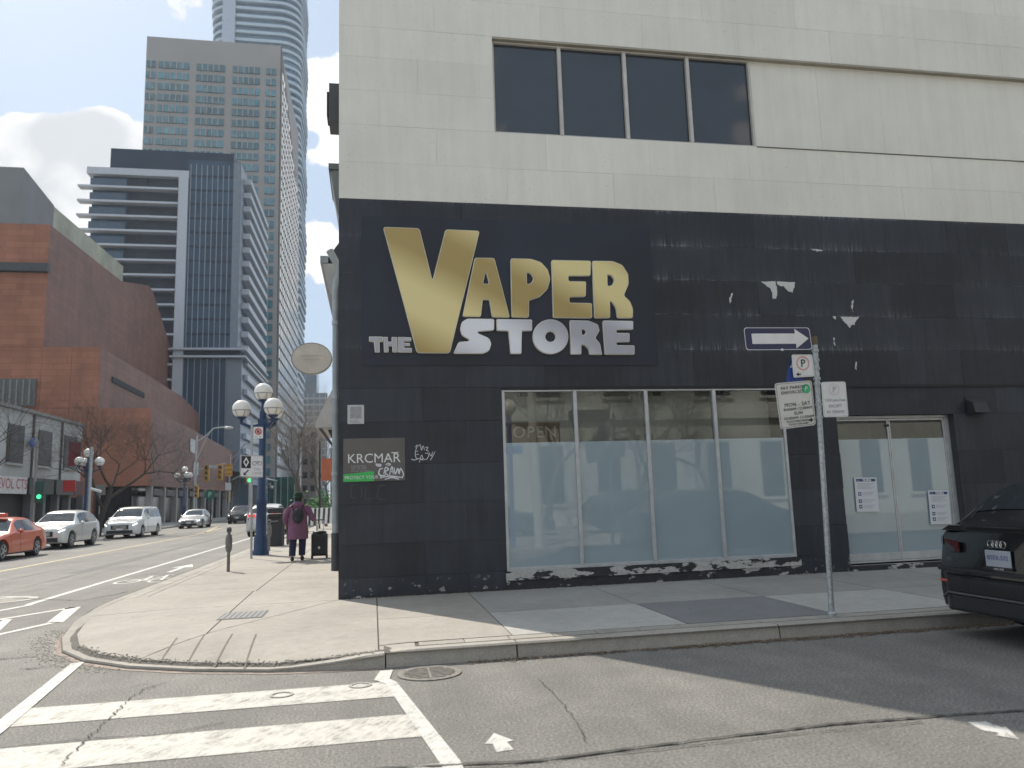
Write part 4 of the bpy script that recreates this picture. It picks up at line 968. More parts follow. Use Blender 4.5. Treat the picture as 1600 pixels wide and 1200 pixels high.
link('arrow', orient(shape2d([(.20, -.20), (.165, -.17), (.165, -.19), (.14, -.19), (.14, -.21), (.165, -.21), (.165, -.23)], depth=.001), c, r3, u3, POS[o]), INK, o)
o, c, r3, u3, w, h = plate('permit_sign', 'white faded permit parking sign on right side of post', 'sign', [(1283, 597), (1321, 596), (1326, 651), (1287, 652)], 8.08, SIGNW, .002, .03, bcol=M('pale_border'))
link('ring', orient(cr_(.07, .058), c+u3*.12, r3, u3, POS[o]), M('ghost_red', (.68, .55, .60), .5), o); text('P', .10, c+u3*.115+Vector((0, -.002, 0)), M('ghost_ink', (.42, .45, .52), .5), o, r3, u3)
for k, t__ in enumerate(('12:01am-7am', 'EXCEPT', 'BY PERMIT')): text(t__, .05, c-u3*(.01+.07*k), M('faded_ink', (.33, .36, .42), .5), o, r3, u3)
MB().box((lean(2.6), 8.10, 2.60), (5.26, 8.12, 2.625)).build('arm', GALV, sp_)
# ================================================================== BACKGROUND BUILDINGS
def coursed(name, col, rough):
    mt, t, b = nodes(name); sp = t.nodes.new('ShaderNodeSeparateXYZ'); t.links.new(t.nodes.new('ShaderNodeNewGeometry').outputs['Position'], sp.inputs[0])
    cb = t.nodes.new('ShaderNodeCombineXYZ'); t.links.new(mth('ADD', sp.outputs[0], sp.outputs[1], t=t), cb.inputs[0]); t.links.new(sp.outputs[2], cb.inputs[1])
    br = t.nodes.new('ShaderNodeTexBrick'); t.links.new(cb.outputs[0], br.inputs[0]); br.inputs['Scale'].default_value = 1; br.inputs['Brick Width'].default_value = 2.4; br.inputs['Row Height'].default_value = .6; br.inputs['Mortar Size'].default_value = .035
    br.inputs['Color1'].default_value = (.86, .86, .86, 1); br.inputs['Color2'].default_value = (1.1, 1.1, 1.1, 1); br.inputs['Mortar'].default_value = (.8, .78, .78, 1)
    c = ramp(t, noise(t, .22, 6, .65), [(.3, tuple(x*.82 for x in col)), (.7, tuple(x*1.18 for x in col))])
    c = mixc(t, .8, c, br.outputs[0], 'MULTIPLY'); c = mixc(t, .5, c, ramp(t, noise(t, 1, 5, .6, sc=(.8, .8, .12)), [(.35, (.75, .75, .76)), (.6, (1.08, 1.08, 1.08))]), 'MULTIPLY')
    t.links.new(c, b.inputs['Base Color']); b.inputs['Roughness'].default_value = rough; MATS[name] = mt; return mt
BRK_LIT = coursed('brick_lit_tone', (.34, .145, .088), .8); BRK_SHADE = coursed('brick_shade_tone', (.21, .102, .074), .6)  # one brick in two tones: light and shade of the faces put into colour
def ywall(mb, x0, x1, y0, y1, z0, z1): return mb.box((x0, y0, z0), (x1, y1, z1))
SHOPG = M('dark_shop_glass', (.02, .022, .025), .15, 0, .5, .8)
th = thing('brick_theatre', (-26, 78, 0), 'stepped red brown brick theatre building with grey fly tower', 'building')
def yz(mb, x0, x1, pts): return mb.prism([(x0, y, z) for y, z in pts], (0, 0, 0), (x1-x0, 0, 0))
yz(MB(), -62, -30.9, [(78, 0), (78, 29.4), (99.7, 30), (111, 32.7), (113, 32.5), (117.4, 30.2), (124, 26.2), (131.6, 19.7), (133, 16), (133, 0)]).build('wall', BRK_SHADE, th)
yz(MB(), -30.9, -25.8, [(78, 0), (78, 17.2), (109.5, 16.8), (120.3, 15.7), (121.7, 11.6), (122, 0)]).build('wall', BRK_SHADE, th)
yz(MB(), -25.8, -21.0, [(78, 3.8), (78, 11.25), (99, 10.6), (112, 10.2), (134, 9.4), (134, 3.8)]).build('wall', BRK_SHADE, th)
# lit-tone brick front leaves, a hand proud of the shade-tone volumes: panels with open joints
def panels(xs, zs, y, mat, par, th_=.12, g=.012, name='brick_panel'):
    for a, b in zip(xs, xs[1:]):
        for c, d in zip(zs, zs[1:]): MB().box((a+g, y-th_, c+g), (b-g, y, d-g)).build(name, mat, par)
panels([-62, -52, -44, -36, -30.9], [0, 6, 11.3, 17.2, 24.5], 77.99, BRK_LIT, th); panels([-62, -52, -44, -36, -30.9], [25.4, 29.4], 77.99, BRK_LIT, th)
panels([-30.9, -28.3, -25.8], [0, 6, 11.3, 17.2], 77.99, BRK_LIT, th); panels([-25.8, -23.4, -21.0], [3.8, 7.6, 11.25], 77.99, BRK_LIT, th)
MB().box((-62, 77.4, 24.55), (-30.7, 77.98, 25.35)).build('dark_ledge', M('dark_slate_band', (.05, .06, .065), .6), th)
MB().prism([(-62, 78, 29.4), (-33.6, 78, 29.4), (-34.6, 88, 29.4), (-62, 88, 29.4)], (0, 0, 0), (0, 0, 5.8)).build('fly_tower', M('grey_cladding', (.20, .205, .21), .6, 0, .1, .3), th)
MB().prism([(-50, 88.02, 29.3), (-34.6, 88.02, 29.3), (-34.0, 110, 29.3), (-50, 110, 29.3)], (0, 0, 0), (0, 0, 5.8)).build('fly_tower', M('pale_concrete_cladding', (.37, .38, .30), .7, 0, .25, .4), th)
MB().box((-34.6, 77.6, 11.5), (-31.2, 77.86, 14.1)).build('shuttered_window', M('louvre_grey', (.12, .125, .12), .6), th)
for k in range(6): MB().box((-34.5+k*.55, 77.5, 11.6), (-34.35+k*.55, 77.59, 14.0)).build('louvre', M('louvre_light', (.22, .23, .22), .5), th)
MB().prism([(-25.79, 81.4, 14.9), (-25.79, 92.4, 14.75), (-25.79, 92.4, 14.2), (-25.79, 81.4, 14.35)], (0, 0, 0), (.12, 0, 0)).build('slot_window', M('slot_slate', (.05, .06, .065), .7, spec=.1), th)
for (y0, z0) in ((94, 8.0), (96, 5.4)): MB().box((-20.99, y0, z0), (-20.93, y0+2.5, z0+1.6)).build('window', M('teal_pane', (.08, .13, .13), .15), th)
MB().box((-25.8, 78.5, 0), (-22.6, 134, 3.78)).build('shopfront_glass', SHOPG, th)
for k in range(12): MB().box((-21.5, 79+k*4.8, .1), (-21.0, 79.55+k*4.8, 3.78)).build('column', M('pale_column', (.32, .31, .29), .7), th)
for k in range(10): MB().box((-21.4, 80+k*5, 2.9), (-21.05, 83.2+k*5, 3.5)).build('canopy_panel', M('canopy_dark', (.05, .045, .045), .5), th)
MB().box((-62, 73, -.1), (-30, 77.9, 6.0)).build('annex_wall', BRK_SHADE, th)

wb = thing('white_shop_row', (-21, 50, 0), 'weathered pale grey two storey shop building with tall dark windows at left edge', 'building')
WR = M('weathered_white_render', (.40, .41, .40), .8, 0, .2, .5); 
MB().box((-34, 36, 3.3), (-21.02, 60.6, 7.75)).build('wall', WR, wb); MB().box((-34, 36, 0), (-21.6, 60.6, 3.3)).build('wall', M('dark_shop_interior', (.03, .03, .032), .6), wb)
MB().box((-34, 35.9, 7.75), (-20.85, 60.7, 7.95)).build('roof_coping', M('coping_grey', (.22, .22, .215), .8), wb)
def xwin(par, X, pxa, pxb, z0, z1, fr=.08, name='window', gm=None, dx=.1):
    ya, yb = at(pxa, 700, 'x', X).y, at(pxb, 700, 'x', X).y
    f = MB().box((X, ya, z0), (X+.05, yb, z1)).build(name, M('window_reveal', (.10, .10, .10), .7), par)
    mz = (z0+z1)/2
    MB().box((X+.05, ya+fr, mz+.06), (X+.06, yb-fr, z1-fr)).build('pane', gm or M('sash_glass', (.035, .04, .045), .4, spec=.2), f)
    MB().box((X+.05, ya+fr, z0+fr), (X+.06, yb-fr, mz-.06)).build('pane', gm or M('sash_glass'), f)
    MB().box((X+.0, ya-.1, z0-.12), (X+.14, yb+.1, z0)).build('sill', WR, f)
for a, b in ((10, 36), (59, 80), (100, 119)): xwin(wb, -21.0, a, b, 4.55, 6.85)
for px in (50, 95): yy = at(px, 700, 'x', -21).y; MB().tube([(-20.95, yy, 3.4), (-20.95, yy, 7.7)], .07, 6).build('drain_pipe', M('rusty_pipe', (.10, .09, .085), .7), wb)
for k, (a, b, col, t__) in enumerate(((-60, 42, (.62, .61, .60), 'EVOL CTS'), (46, 84, (.03, .035, .03), ''), (88, 116, (.05, .05, .05), ''), (117, 129, (.08, .02, .02), ''))):
    ya, yb = at(a, 740, 'x', -20.9).y, at(b, 740, 'x', -20.9).y
    f = MB().box((-21.0, ya, 2.75), (-20.85, yb, 3.75)).build('fascia_sign', M('fascia_%d' % k if False else ('white_fascia', 'green_black_fascia', 'charcoal_fascia', 'maroon_fascia')[k], col, .5), wb)
    if t__: text(t__, .85, (-20.84, yb-1.9, 3.3), M('red_letter', (.42, .05, .07), .5), wb, (0, 1, 0), (0, 0, 1))
    if t__: text('eyewear studio', .25, (-20.84, yb-1.9, 2.9), INK, wb, (0, 1, 0), (0, 0, 1)) if False else None
for a in (-10, 44, 64, 86, 104, 126): yy = at(a, 780, 'x', -21.2).y; MB().box((-21.5, yy, 0.1), (-21.05, yy+.35, 2.75)).build('pilaster', M('shop_pilaster', (.16, .165, .17), .7), wb)
for a, b in ((50, 62), (68, 84), (90, 101), (108, 124)): ya, yb = at(a, 780, 'x', -21.3).y, at(b, 780, 'x', -21.3).y; MB().box((-21.55, ya, .6), (-21.5, yb, 2.6)).build('shop_window', SHOPG, wb)
f = MB().sphere((-20.75, at(52, 710, 'x', -20.7).y, 5.9), .38, 12, 8, (.3, 1.3, .8)).build('blue_oval_sign', M('blue_sign_plastic', (.04, .10, .32), .4), smooth=True, label='small blue oval sign on the pale building between tall windows', cat='sign')
for (a, b, c, d, l) in ((122, 134, 690, 728, 'tall dark red banner hanging at end of the pale building'), (114, 131, 750, 768, 'bright red banner box hung low beside lamp post')):
    p0 = at(a, d, 'x', -18.5); p1 = at(b, c, 'x', -18.5); y_ = p0.y
    w_ = MB().box((-19.1, y_, p0.z), (-18.4, y_+.12, at(a, c, 'x', -18.5).z)).build('red_banner', RED if c > 740 else M('maroon_cloth', (.22, .03, .05), .8), label=l, cat='banner')

# ---- condo slab with white balcony fronts
cd = thing('balcony_tower', (-32, 122.7, 0), 'mid rise glass tower with white balcony bands and white frame', 'building')
CG = M('condo_glass', (.028, .07, .12), .3, 0, .35, .12, spec=.35); CW = M('condo_white', (.46, .50, .55), .5, 0, .05); CDK = M('condo_dark_panel', (.014, .034, .062), .5, 0, .2, .2, spec=.3)
MB().box((-43.2, 123.6, 0), (-30.2, 150, 54)).build('core', CG, cd); MB().box((-28.9, 122.8, 26), (-20.9, 148, 57)).build('core', CG, cd)
MB().box((-30.3, 123, 0), (-20.2, 148, 24.8)).build('podium', CG, cd)
MB().box((-41, 124.2, 54.1), (-22.2, 147, 59)).build('penthouse', CDK, cd)
MB().box((-43.8, 122.5, 53.9), (-28.7, 149, 55.0)).build('top_frame', CW, cd)
MB().box((-30.2, 122.4, 14), (-28.75, 124, 53.9)).build('side_frame', CW, cd)
zz = 51.6; k = 0
while zz > 5:
    MB().box((-44.9 if k < 5 else -44.2, 122.2, zz), (-30.25, 123.6, zz+.32)).build('balcony_slab', CW, cd)
    MB().box((-43.2, 122.5, zz+.32), (-38.0, 122.62, zz+1.55)).build('balcony_glass', M('balcony_glass', (.055, .095, .14), .35, spec=.4), cd)
    if k < 15:
        MB().box((-38.0, 123.45, zz+.5), (-30.3, 123.59, zz+2.1)).build('window', M('recessed_navy_glass', (.02, .032, .05), .5, 0, .3, .5, spec=.3), cd)
    zz -= 2.36; k += 1
for k in range(10): x_ = -28.5+k*.83; MB().box((x_, 122.62, 26), (x_+.10, 122.79, 56.2)).build('fin', M('pale_fin', (.30, .34, .38), .4), cd)
zz = 28.2
while zz < 56: MB().box((-28.6, 122.7, zz), (-20.95, 122.79, zz+.28)).build('floor_band', CDK, cd); zz += 2.36
MB().box((-30.6, 121.9, 25.7), (-19.4, 148, 26.0)).build('ledge', CW, cd); MB().box((-30.6, 121.9, 24.5), (-19.4, 148, 24.8)).build('ledge', CW, cd)
MB().box((-30.0, 122.8, 24.8), (-20.4, 147, 25.7)).build('recess', CDK, cd)
for k in range(11): x_ = -30.0+k*.94; MB().box((x_, 122.8, 0), (x_+.10, 122.98, 24.5)).build('fin', M('pale_fin'), cd)
MB().box((-22.3, 122.72, 0), (-20.1, 122.79, 24.4)).build('corner_panel', M('blue_grey_panel', (.17, .21, .25), .4), cd); MB().box((-21.9, 122.5, 26.05), (-20.85, 122.61, 56.8)).build('corner_panel', M('blue_grey_panel'), cd)
MB().box((-20.89, 122.8, 0), (-20.8, 125.5, 56.8)).build('corner_panel', M('blue_grey_panel'), cd)
zz = 5
while zz < 56: MB().box((-20.88, 126, zz), (-19.7, 147.5, zz+.9)).build('side_balcony', CW, cd); zz += 2.36

# ---- tall beige office tower
bt = thing('beige_office_tower', (-36, 175.8, 0), 'tall beige office tower with teal window bays and blank crown', 'building')
BE = M('beige_precast', (.32, .31, .295), .8, 0, .06, .1); TG = M('teal_window_glass', (.07, .18, .22), .15, 0, .45, .45, spec=.7, rnd=.3)
MB().box((-51.4, 175.8, 0), (-21.3, 221, 111)).build('wall', BE, bt)
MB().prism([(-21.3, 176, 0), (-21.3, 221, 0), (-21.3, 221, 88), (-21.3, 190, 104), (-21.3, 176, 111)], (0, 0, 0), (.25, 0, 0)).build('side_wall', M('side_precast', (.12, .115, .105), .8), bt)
zz = 103.2; k = 0
bays = [(-51.2, -49.3), (-48.6, -41.9), (-40.2, -33.9), (-32.1, -26.0), (-24.5, -22.3)]
while zz > 2:
    for i, (a, b) in enumerate(bays):
        if k > 9 and i < 3 and zz < 60: continue
        f = MB().box((a, 175.55, zz), (b, 175.79, zz+1.65)).build('window', TG, bt)
        if i in (1, 2, 3) and zz > 65:
            mb = MB()
            for j in range(1, 5): xx = a+(b-a)*j/5; mb.box((xx-.13, 175.42, zz), (xx+.13, 175.549, zz+1.65))
            mb.build('mullions', BE, bt, kind='stuff')
        elif i in (0, 4): MB().box(((a+b)/2-.12, 175.42, zz), ((a+b)/2+.12, 175.549, zz+1.65)).build('mullion', BE, bt)
    for xx in ():
        pass
    zz -= 2.72; k += 1
SKYG = M('bright_side_glass', (.55, .6, .62), .08, .75, .1, .3)
mb = MB(); zz = 103.2
while zz > 4:
    for j in range(15):
        y0 = 177+j*2.95
        if zz > 108-(y0-176)*.42-3: continue
        mb.box((-21.04, y0+.2, zz-.3), (-20.90, y0+2.3, zz+1.7))
    zz -= 2.72
mb.build('side_windows', SKYG, bt, kind='stuff')
mb = MB()
for j in range(16): y0 = 176.0+j*2.95; mb.box((-21.04, y0-.1, 0), (-20.87, y0+.2, min(104, 106-(j*2.95)*.42)))
mb.build('side_piers', BE, bt, kind='stuff')

# ---- very tall round-cornered condo tower behind
au = thing('rounded_condo_tower', (-35.5, 245, 0), 'very tall pale blue condo tower with rippling balconies, rising above the beige tower', 'building')
def rrect(x0, x1, y0, y1, r, n=6):
    pts = []
    for cx, cy, a0 in ((x1-r, y0+r, -pi/2), (x1-r, y1-r, 0), (x0+r, y1-r, pi/2), (x0+r, y0+r, pi)):
        for k in range(n+1): a = a0+pi/2*k/n; pts.append((cx+r*cos(a), cy+r*sin(a)))
    return pts
MB().prism([(x, y, 0) for x, y in rrect(-49, -22.3, 230.8, 262, 6)], (0, 0, 0), (0, 0, 200)).build('glass_core', M('aura_glass', (.11, .19, .26), .15, 0, .2, .2), au)
slm = None
AUS = M('pale_blue_balcony', (.42, .52, .60), .5, 0, .05)
for k in range(68):
    z = 20+k*2.62
    pts = rrect(-49.6, -21.8, 229.9, 262.6, 6.5, 8); c0 = (-35.7, 246)
    if k % 3 == 0 or slm is None:
        a_ = []
        for i in range(4*9):
            x, y = pts[i]; a_.append((x, y))
        fr = []
        for i in range(18): x = -43+i*.95; fr.append((x, 229.6+.55*sin(x*1.1+k*.35)))
        poly = [p for p in a_ if not (p[1] < 230.3 and -44 < p[0] < -26.5)]
        j = next(i for i, p in enumerate(poly) if p[0] > -36 and p[1] < 234)
        poly = poly[:0]+fr+[p for p in a_ if not (p[1] < 230.2 and p[0] < -27)] if False else a_
        slm = MB().prism([(x+35.7, y-246, 0) for x, y in poly], (0, 0, 0), (0, 0, .95)).mesh('floor_slab'); slm.materials.append(AUS)
    s_ = link('floor_slab', slm, None, au, (-.2+.25*sin(k*.8), 1-.3*sin(k*.5), z))
MB().box((-45.4, 229.2, 60), (-41.6, 230.4, 200)).build('vertical_strip', M('smooth_blue_strip', (.40, .47, .56), .3), au)

# ---- far towers and street end
gt = thing('far_glass_tower', (-30, 400, 0), 'distant stepped blue glass tower at the end of the street', 'building')
FG = M('far_blue_glass', (.10, .145, .19), .2, 0, .2, .1); FL = M('far_pale_band', (.33, .37, .40), .5)
MB().box((-36.2, 400, 0), (-23, 420, 58)).build('lower_block', FG, gt); MB().box((-35.0, 401, 58), (-28.4, 418, 71)).build('upper_block', FG, gt); MB().box((-34.2, 402, 71), (-29.5, 415, 76)).build('crown', FG, gt)
for k in range(16): MB().box((-36.35, 399.8, 6+k*3.25), (-22.9, 399.99, 6.9+k*3.25)).build('floor_band', FL, gt)
for k in range(5): MB().box((-35.9+k*3, 399.7, 4), (-35.5+k*3, 399.79, 58)).build('pier', FL, gt)
def lowbuild(name, x0, x1, y0, y1, h, col, label, nx=5, nz=4, front=True):
    b = thing(name, ((x0+x1)/2, y0, 0), label, 'building'); mt_ = M(name+'_wall', col, .8, 0, .1, .3)
    MB().box((x0, y0, 0), (x1, y1, h)).build('wall', mt_, b); MB().box((x0-.2, y0-.2, h), (x1+.2, y1+.2, h+.5)).build('roof', M('grey_roof', (.15, .15, .15), .8), b)
    for i in range(nx):
        for j in range(nz):
            a = x0+(x1-x0)*(i+.22)/nx; c = h*(j+.3)/nz; MB().box((a, y0-.08, c), (a+(x1-x0)/nx*.56, y0-.01, c+h/nz*.45)).build('window', SHOPG, b)
    return b
lowbuild('brick_podium_building', -21, -16.6, 236, 260, 24, (.22, .19, .165), 'low beige brick building with dark windows beyond the lamp post', 2, 6)
lowbuild('far_stone_block', -16, -7.5, 300, 320, 22, (.30, .29, .28), 'distant grey stone block closing the street behind bare trees', 4, 5)
lowbuild('far_white_block', -7, 3, 270, 290, 15, (.42, .42, .42), 'distant pale low block behind bare trees right of street', 4, 3)
lowbuild('right_side_block', -.5, 12, 60, 90, 9, (.25, .24, .23), 'grey building along the right sidewalk past the awning', 4, 3)
sc = thing('hoarding', (-14, 140, 0), 'dark green wrapped construction hoarding beside the street', 'hoarding')
MB().box((-18.2, 140, .1), (-13.6, 150, 6.4)).build('netting', M('green_netting', (.018, .085, .07), .9, 0, .3, .6), sc)
for k in range(5): MB().tube([(-18.2+k*1.15, 139.9, .1), (-18.2+k*1.15, 139.9, 6.6)], .06, 5).build('scaffold_pole', GALV, sc)
cn2 = thing('street_canopy', (-17, 120, 0), 'grey sloping glass canopy over the far sidewalk', 'canopy')
MB().prism([(-21, 118, 7.2), (-15.5, 118, 5.6), (-15.5, 118, 5.4), (-21, 118, 7.0)], (0, 0, 0), (0, 14, 0)).build('roof_panel', M('canopy_glass', (.22, .25, .27), .2), cn2)
for y_ in (118.3, 131.5): MB().tube([(-15.8, y_, .1), (-15.8, y_, 5.5)], .12, 6).build('column', GALV, cn2)

# ================================================================== BARE TREES
def tree(loc, h, seed, label, spread=.55, mat=BARK, twig=BARK_LIT, depth=6, thick=.13, first=.35, group='bare street trees', lean=0, nb=3):
    rr = random.Random(seed); tr = thing('bare_tree', loc, label, 'tree', group)
    trunk = MB(); limbs = MB(); tw = MB(); L0 = Vector(loc)
    def grow(p, d, L, r, lv):
        n = 4 if lv < 3 else 3; pts = [p]; rs = [r]
        for i in range(n):
            d = (d+Vector((rr.gauss(0, .12), rr.gauss(0, .12), rr.gauss(.05, .08)))).normalized(); p = p+d*L/n; pts.append(p); rs.append(r*(1-.38*(i+1)/n))
        (trunk if lv == 0 else limbs if lv < 4 else tw).tube(pts, rs, 8 if lv < 2 else (5 if lv < 4 else 3), cap=lv < 2)
        if lv >= depth: return
        k = nb+(lv > 1)+(rr.random() < .4)
        for i in range(k):
            j = n if i < 2 else rr.randrange(max(1, n-2), n+1); a = 2*pi*(i+rr.random()*.6)/k
            s_ = d.orthogonal().normalized(); w_ = d.cross(s_); nd = (d*(1-spread*.4)+(s_*cos(a)+w_*sin(a))*spread*rr.uniform(.7, 1.3)+Vector((0, 0, .12))).normalized()
            grow(pts[j], nd, L*rr.uniform(.62, .86), rs[j]*rr.uniform(.55, .75), lv+1)
    grow(L0, Vector((lean, 0, 1)).normalized(), h*first, thick, 0)
    trunk.build('trunk', mat, tr, smooth=True); limbs.build('crown_limbs', mat, tr, smooth=True); tw.build('crown_twigs', twig, tr)
    return tr
DB = M('dark_bark', (.05, .04, .035), .9, 0, .3, 10)
tree((-16.4, 50.5, .14), 9.6, 8, 'dark bare tree before the red theatre, behind the white minivan', .72, DB, DB, 6, .22, .31)
tree((-3.3, 40, .14), 7.6, 11, 'tall bare tree on right sidewalk with sunlit twigs, nearest past the person', .5, BARK, BARK_LIT, 6, .13, .36)
tree((-2.9, 50, .14), 7.4, 12, 'slim bare tree just left of the awning on the right sidewalk', .5, BARK, BARK_LIT, 6, .10, .36)
tree((-3.3, 62, .14), 8, 13, 'bare tree further up the right sidewalk behind the banners', .55, BARK, BARK_LIT, 5, .12, .36)
tree((-3.3, 78, .14), 9, 14, 'farthest bare tree up right sidewalk near the street end', .6, BARK, BARK_LIT, 5, .14, .34)
tree((-17.2, 36.5, .14), 7.0, 21, 'bare tree at far left edge in front of the pale shops', .6, DB, DB, 5, .13, .4)

# ================================================================== STREET FURNITURE
def lamp_cluster(scale=1.):
    t_ = thing('globe_lamp_post', (0, 0, 0), None, 'street lamp', 'globe lamp posts along the side street')
    MB().lathe((0, 0, 0), [(.24, 0), (.24, .10), (.21, .16), (.20, .5), (.155, .58), (.145, 1.45), (.17, 1.5), (.17, 1.58), (.12, 1.66), (.105, 4.25), (.07, 4.3), (.05, 4.62)], 20).build('pole', BLUEP, t_, smooth=True)
    mb = MB()
    for a in (185, 305, 65):
        d = Vector((cos(rad(a)), sin(rad(a)), 0)); mb.tube([Vector((0, 0, 3.88)), d*.35+Vector((0, 0, 3.80)), d*.62+Vector((0, 0, 3.92)), d*.62+Vector((0, 0, 4.12))], [.06, .055, .05, .06], 8)
    mb.cbox((0, 0, 3.92), (.26, .26, .24)); mb.build('arms', BLUEP, t_, smooth=True)
    for (a, rr, z) in ((185, .62, 4.34), (305, .62, 4.34), (65, .62, 4.34), (0, 0, 4.86)):
        c = Vector((rr*cos(rad(a)), rr*sin(rad(a)), z)); gl = MB().sphere(c, .275, 20, 14).build('globe', GLOBE, t_, smooth=True)
        MB().lathe(c-Vector((0, 0, .27)), [(.06, -.06), (.13, -.02), (.16, .03)], 14, close=True).build('socket', BLUEP, gl)
        mb = MB(); n = 10
        for s_ in range(6): a0 = 2*pi*s_/6; mb.tube([c+Vector((cos(a0)*.283*sin(th_), sin(a0)*.283*sin(th_), -.283*cos(th_))) for th_ in [rad(v) for v in (35, 60, 80)]], .007, 4)
        mb.tube([c+Vector((cos(2*pi*k/18)*.283, sin(2*pi*k/18)*.283, -.05)) for k in range(19)], .007, 4); mb.build('cage', M('cage_wire', (.08, .09, .13), .4, .4), gl)
    return t_
lp = lamp_cluster(); lp.location = (-3.27, 23.93, .15); lp['label'] = 'nearest dark blue lamp post with four white globes on the sunny sidewalk'
c = children_copy(lp, (-16.6, at(134, 800, 'x', -16.6).y, .14), 1.0, label='dark lamp post with white globes beside the pale shops behind white suv')
c = children_copy(lp, (-16.6, at(287, 800, 'x', -16.6).y, .14), 2.0, label='white globe lamp post before the theatre above the silver sedan')
c = children_copy(lp, (-16.6, 130, .14), 2.0, label='tiny farthest globe lamp post near the green hoarding')
def cyl(name, p0, p1, r, mat, par, n=10): return MB().tube([p0, p1], r, n).build(name, mat, par, smooth=True)
# regulatory pole with two signs
PY = 22.4; rp = thing('sign_post', (-3.31, PY, .15), 'thin grey sign post holding the bike lane sign beside the blue lamp', 'sign post')
cyl('pole', (-3.31, PY, .15), (-3.36, PY, 3.95), .032, GALV, rp)
o, c, r3, u3, w, h = plate('bike_lane_sign', 'bike lane sign with white diamond on black and small bicycle', 'sign', [(376, 711), (411, 712), (411, 746), (375, 745)], PY-.05, SIGNW, .006, .03, bcol=INK, margin=.008)
def on_(o, pts, mat, lift=0, holes=(), name='symbol'): me = orient(shape2d([(a*w, b*h) for a, b in pts], [[(a*w, b*h) for a, b in hh] for hh in holes], depth=.001), c+Vector((0, -lift, 0)), r3, u3, POS[o]); return link(name, me, mat, o)
on_(o, [(-.46, -.10), (-.04, -.10), (-.04, .46), (-.46, .46)], INK); on_(o, [(-.25, .42), (-.12, .18), (-.25, -.06), (-.38, .18)], SIGNW, .002, [[(-.25, .30), (-.32, .18), (-.25, .06), (-.18, .18)]])
on_(o, [(-.36, -.42), (-.36, -.28), (-.31, -.32), (-.16, -.16), (-.12, -.20), (-.27, -.36), (-.22, -.42)], INK)
for a in (.12, .36): on_(o, circ(a, .14, .10, .10, 18), M('faded_black', (.14, .14, .14), .5), .0, [circ(a, .14, .075, .075, 18)])
on_(o, [(.12, .14), (.2, .24), (.3, .24), (.36, .14), (.34, .14), (.29, .22), (.24, .14), (.22, .14), (.28, .22), (.21, .22)], M('faded_black'))
text('THIS', .10, c+r3*w*.24-u3*h*.14, M('faded_ink2', (.30, .30, .32), .5), o, r3, u3); text('LANE', .10, c+r3*w*.24-u3*h*.32, M('faded_ink2'), o, r3, u3)
o, c, r3, u3, w, h = plate('no_stopping_sign', 'small white no stopping sign with red ring atop the thin post', 'sign', [(396, 667), (411, 667), (411, 685), (396, 685)], PY-.05, SIGNW, r=.02)
link('ring', orient(shape2d(circ(0, 0, .095, .095, 24), [circ(0, 0, .062, .062, 24)], depth=.001), c+u3*.03, r3, u3, POS[o]), RED, o); on_(o, circ(0, .08, .16, .13, 12), INK, .002); link('bar', orient(shape2d([(-.07, .06), (-.05, .08), (.07, -.06), (.05, -.08)], depth=.001), c+u3*.03+Vector((0, -.003, 0)), r3, u3, POS[o]), RED, o)
on_(o, [(-.3, -.36), (-.2, -.30), (-.2, -.42)], INK); on_(o, [(.3, -.36), (.2, -.30), (.2, -.42)], INK)
# parking meters (single space posts)
pm = thing('parking_meter', (-3.21, 18.39, .15), 'nearest grey parking meter post at the kerb', 'parking meter', 'parking meter posts')
MET = M('weathered_meter_grey', (.17, .17, .165), .5, .3, .25, 20)
MB().lathe((-3.21, 18.39, .15), [(.035, 0), (.035, .42), (.05, .44), (.072, .50), (.075, .72), (.06, .80), (.028, .84), (.028, .90)], 14).build('post', MET, pm, smooth=True)
MB().lathe((-3.21, 18.39, .15), [(.045, .86), (.055, .88), (.055, .96), (.035, .985), (.01, .99)], 14).build('meter_head', MET, pm, smooth=True)
MB().cbox((-3.21, 18.31, 1.07), (.05, .02, .04)).build('display', DARK, pm)
children_copy(pm, (-3.3, 26, .15), label='second grey parking meter post beyond the blue lamp post')
bn = thing('litter_bin', (-3.42, 28.7, .15), 'tall black litter bin behind the second parking meter', 'litter bin')
BP = M('bin_plastic', (.02, .021, .024), .45, 0, .2, 8)
MB().box((-3.70, 28.5, .15), (-3.16, 29.1, 1.28)).build('body', BP, bn, bevel=.03); MB().prism([(-3.70, 28.5, 1.30), (-3.16, 28.5, 1.30), (-3.16, 29.1, 1.30), (-3.70, 29.1, 1.30)], (0, 0, 0), (0, 0, .2)).build('hood', BP, bn, bevel=.05)
MB().box((-3.62, 28.485, 1.1), (-3.24, 28.499, 1.2)).build('opening', DARK, bn); text('WASTE', .07, (-3.43, 28.48, 1.02), M('label_grey', (.5, .5, .5), .5), bn)
nb_ = thing('newspaper_box', (-2.95, 29.4, .15), 'small grey box standing behind the litter bin', 'news box')
MB().box((-3.12, 29.3, .2), (-2.80, 29.8, 1.0)).build('body', M('grey_box_paint', (.20, .17, .17), .5), nb_, bevel=.02); MB().box((-3.1, 29.28, .65), (-2.82, 29.299, .95)).build('window', SHOPG, nb_)
for dx in (-3.09, -2.83): MB().box((dx-.02, 29.35, .15), (dx+.02, 29.75, .2)).build('leg', DARK, nb_)
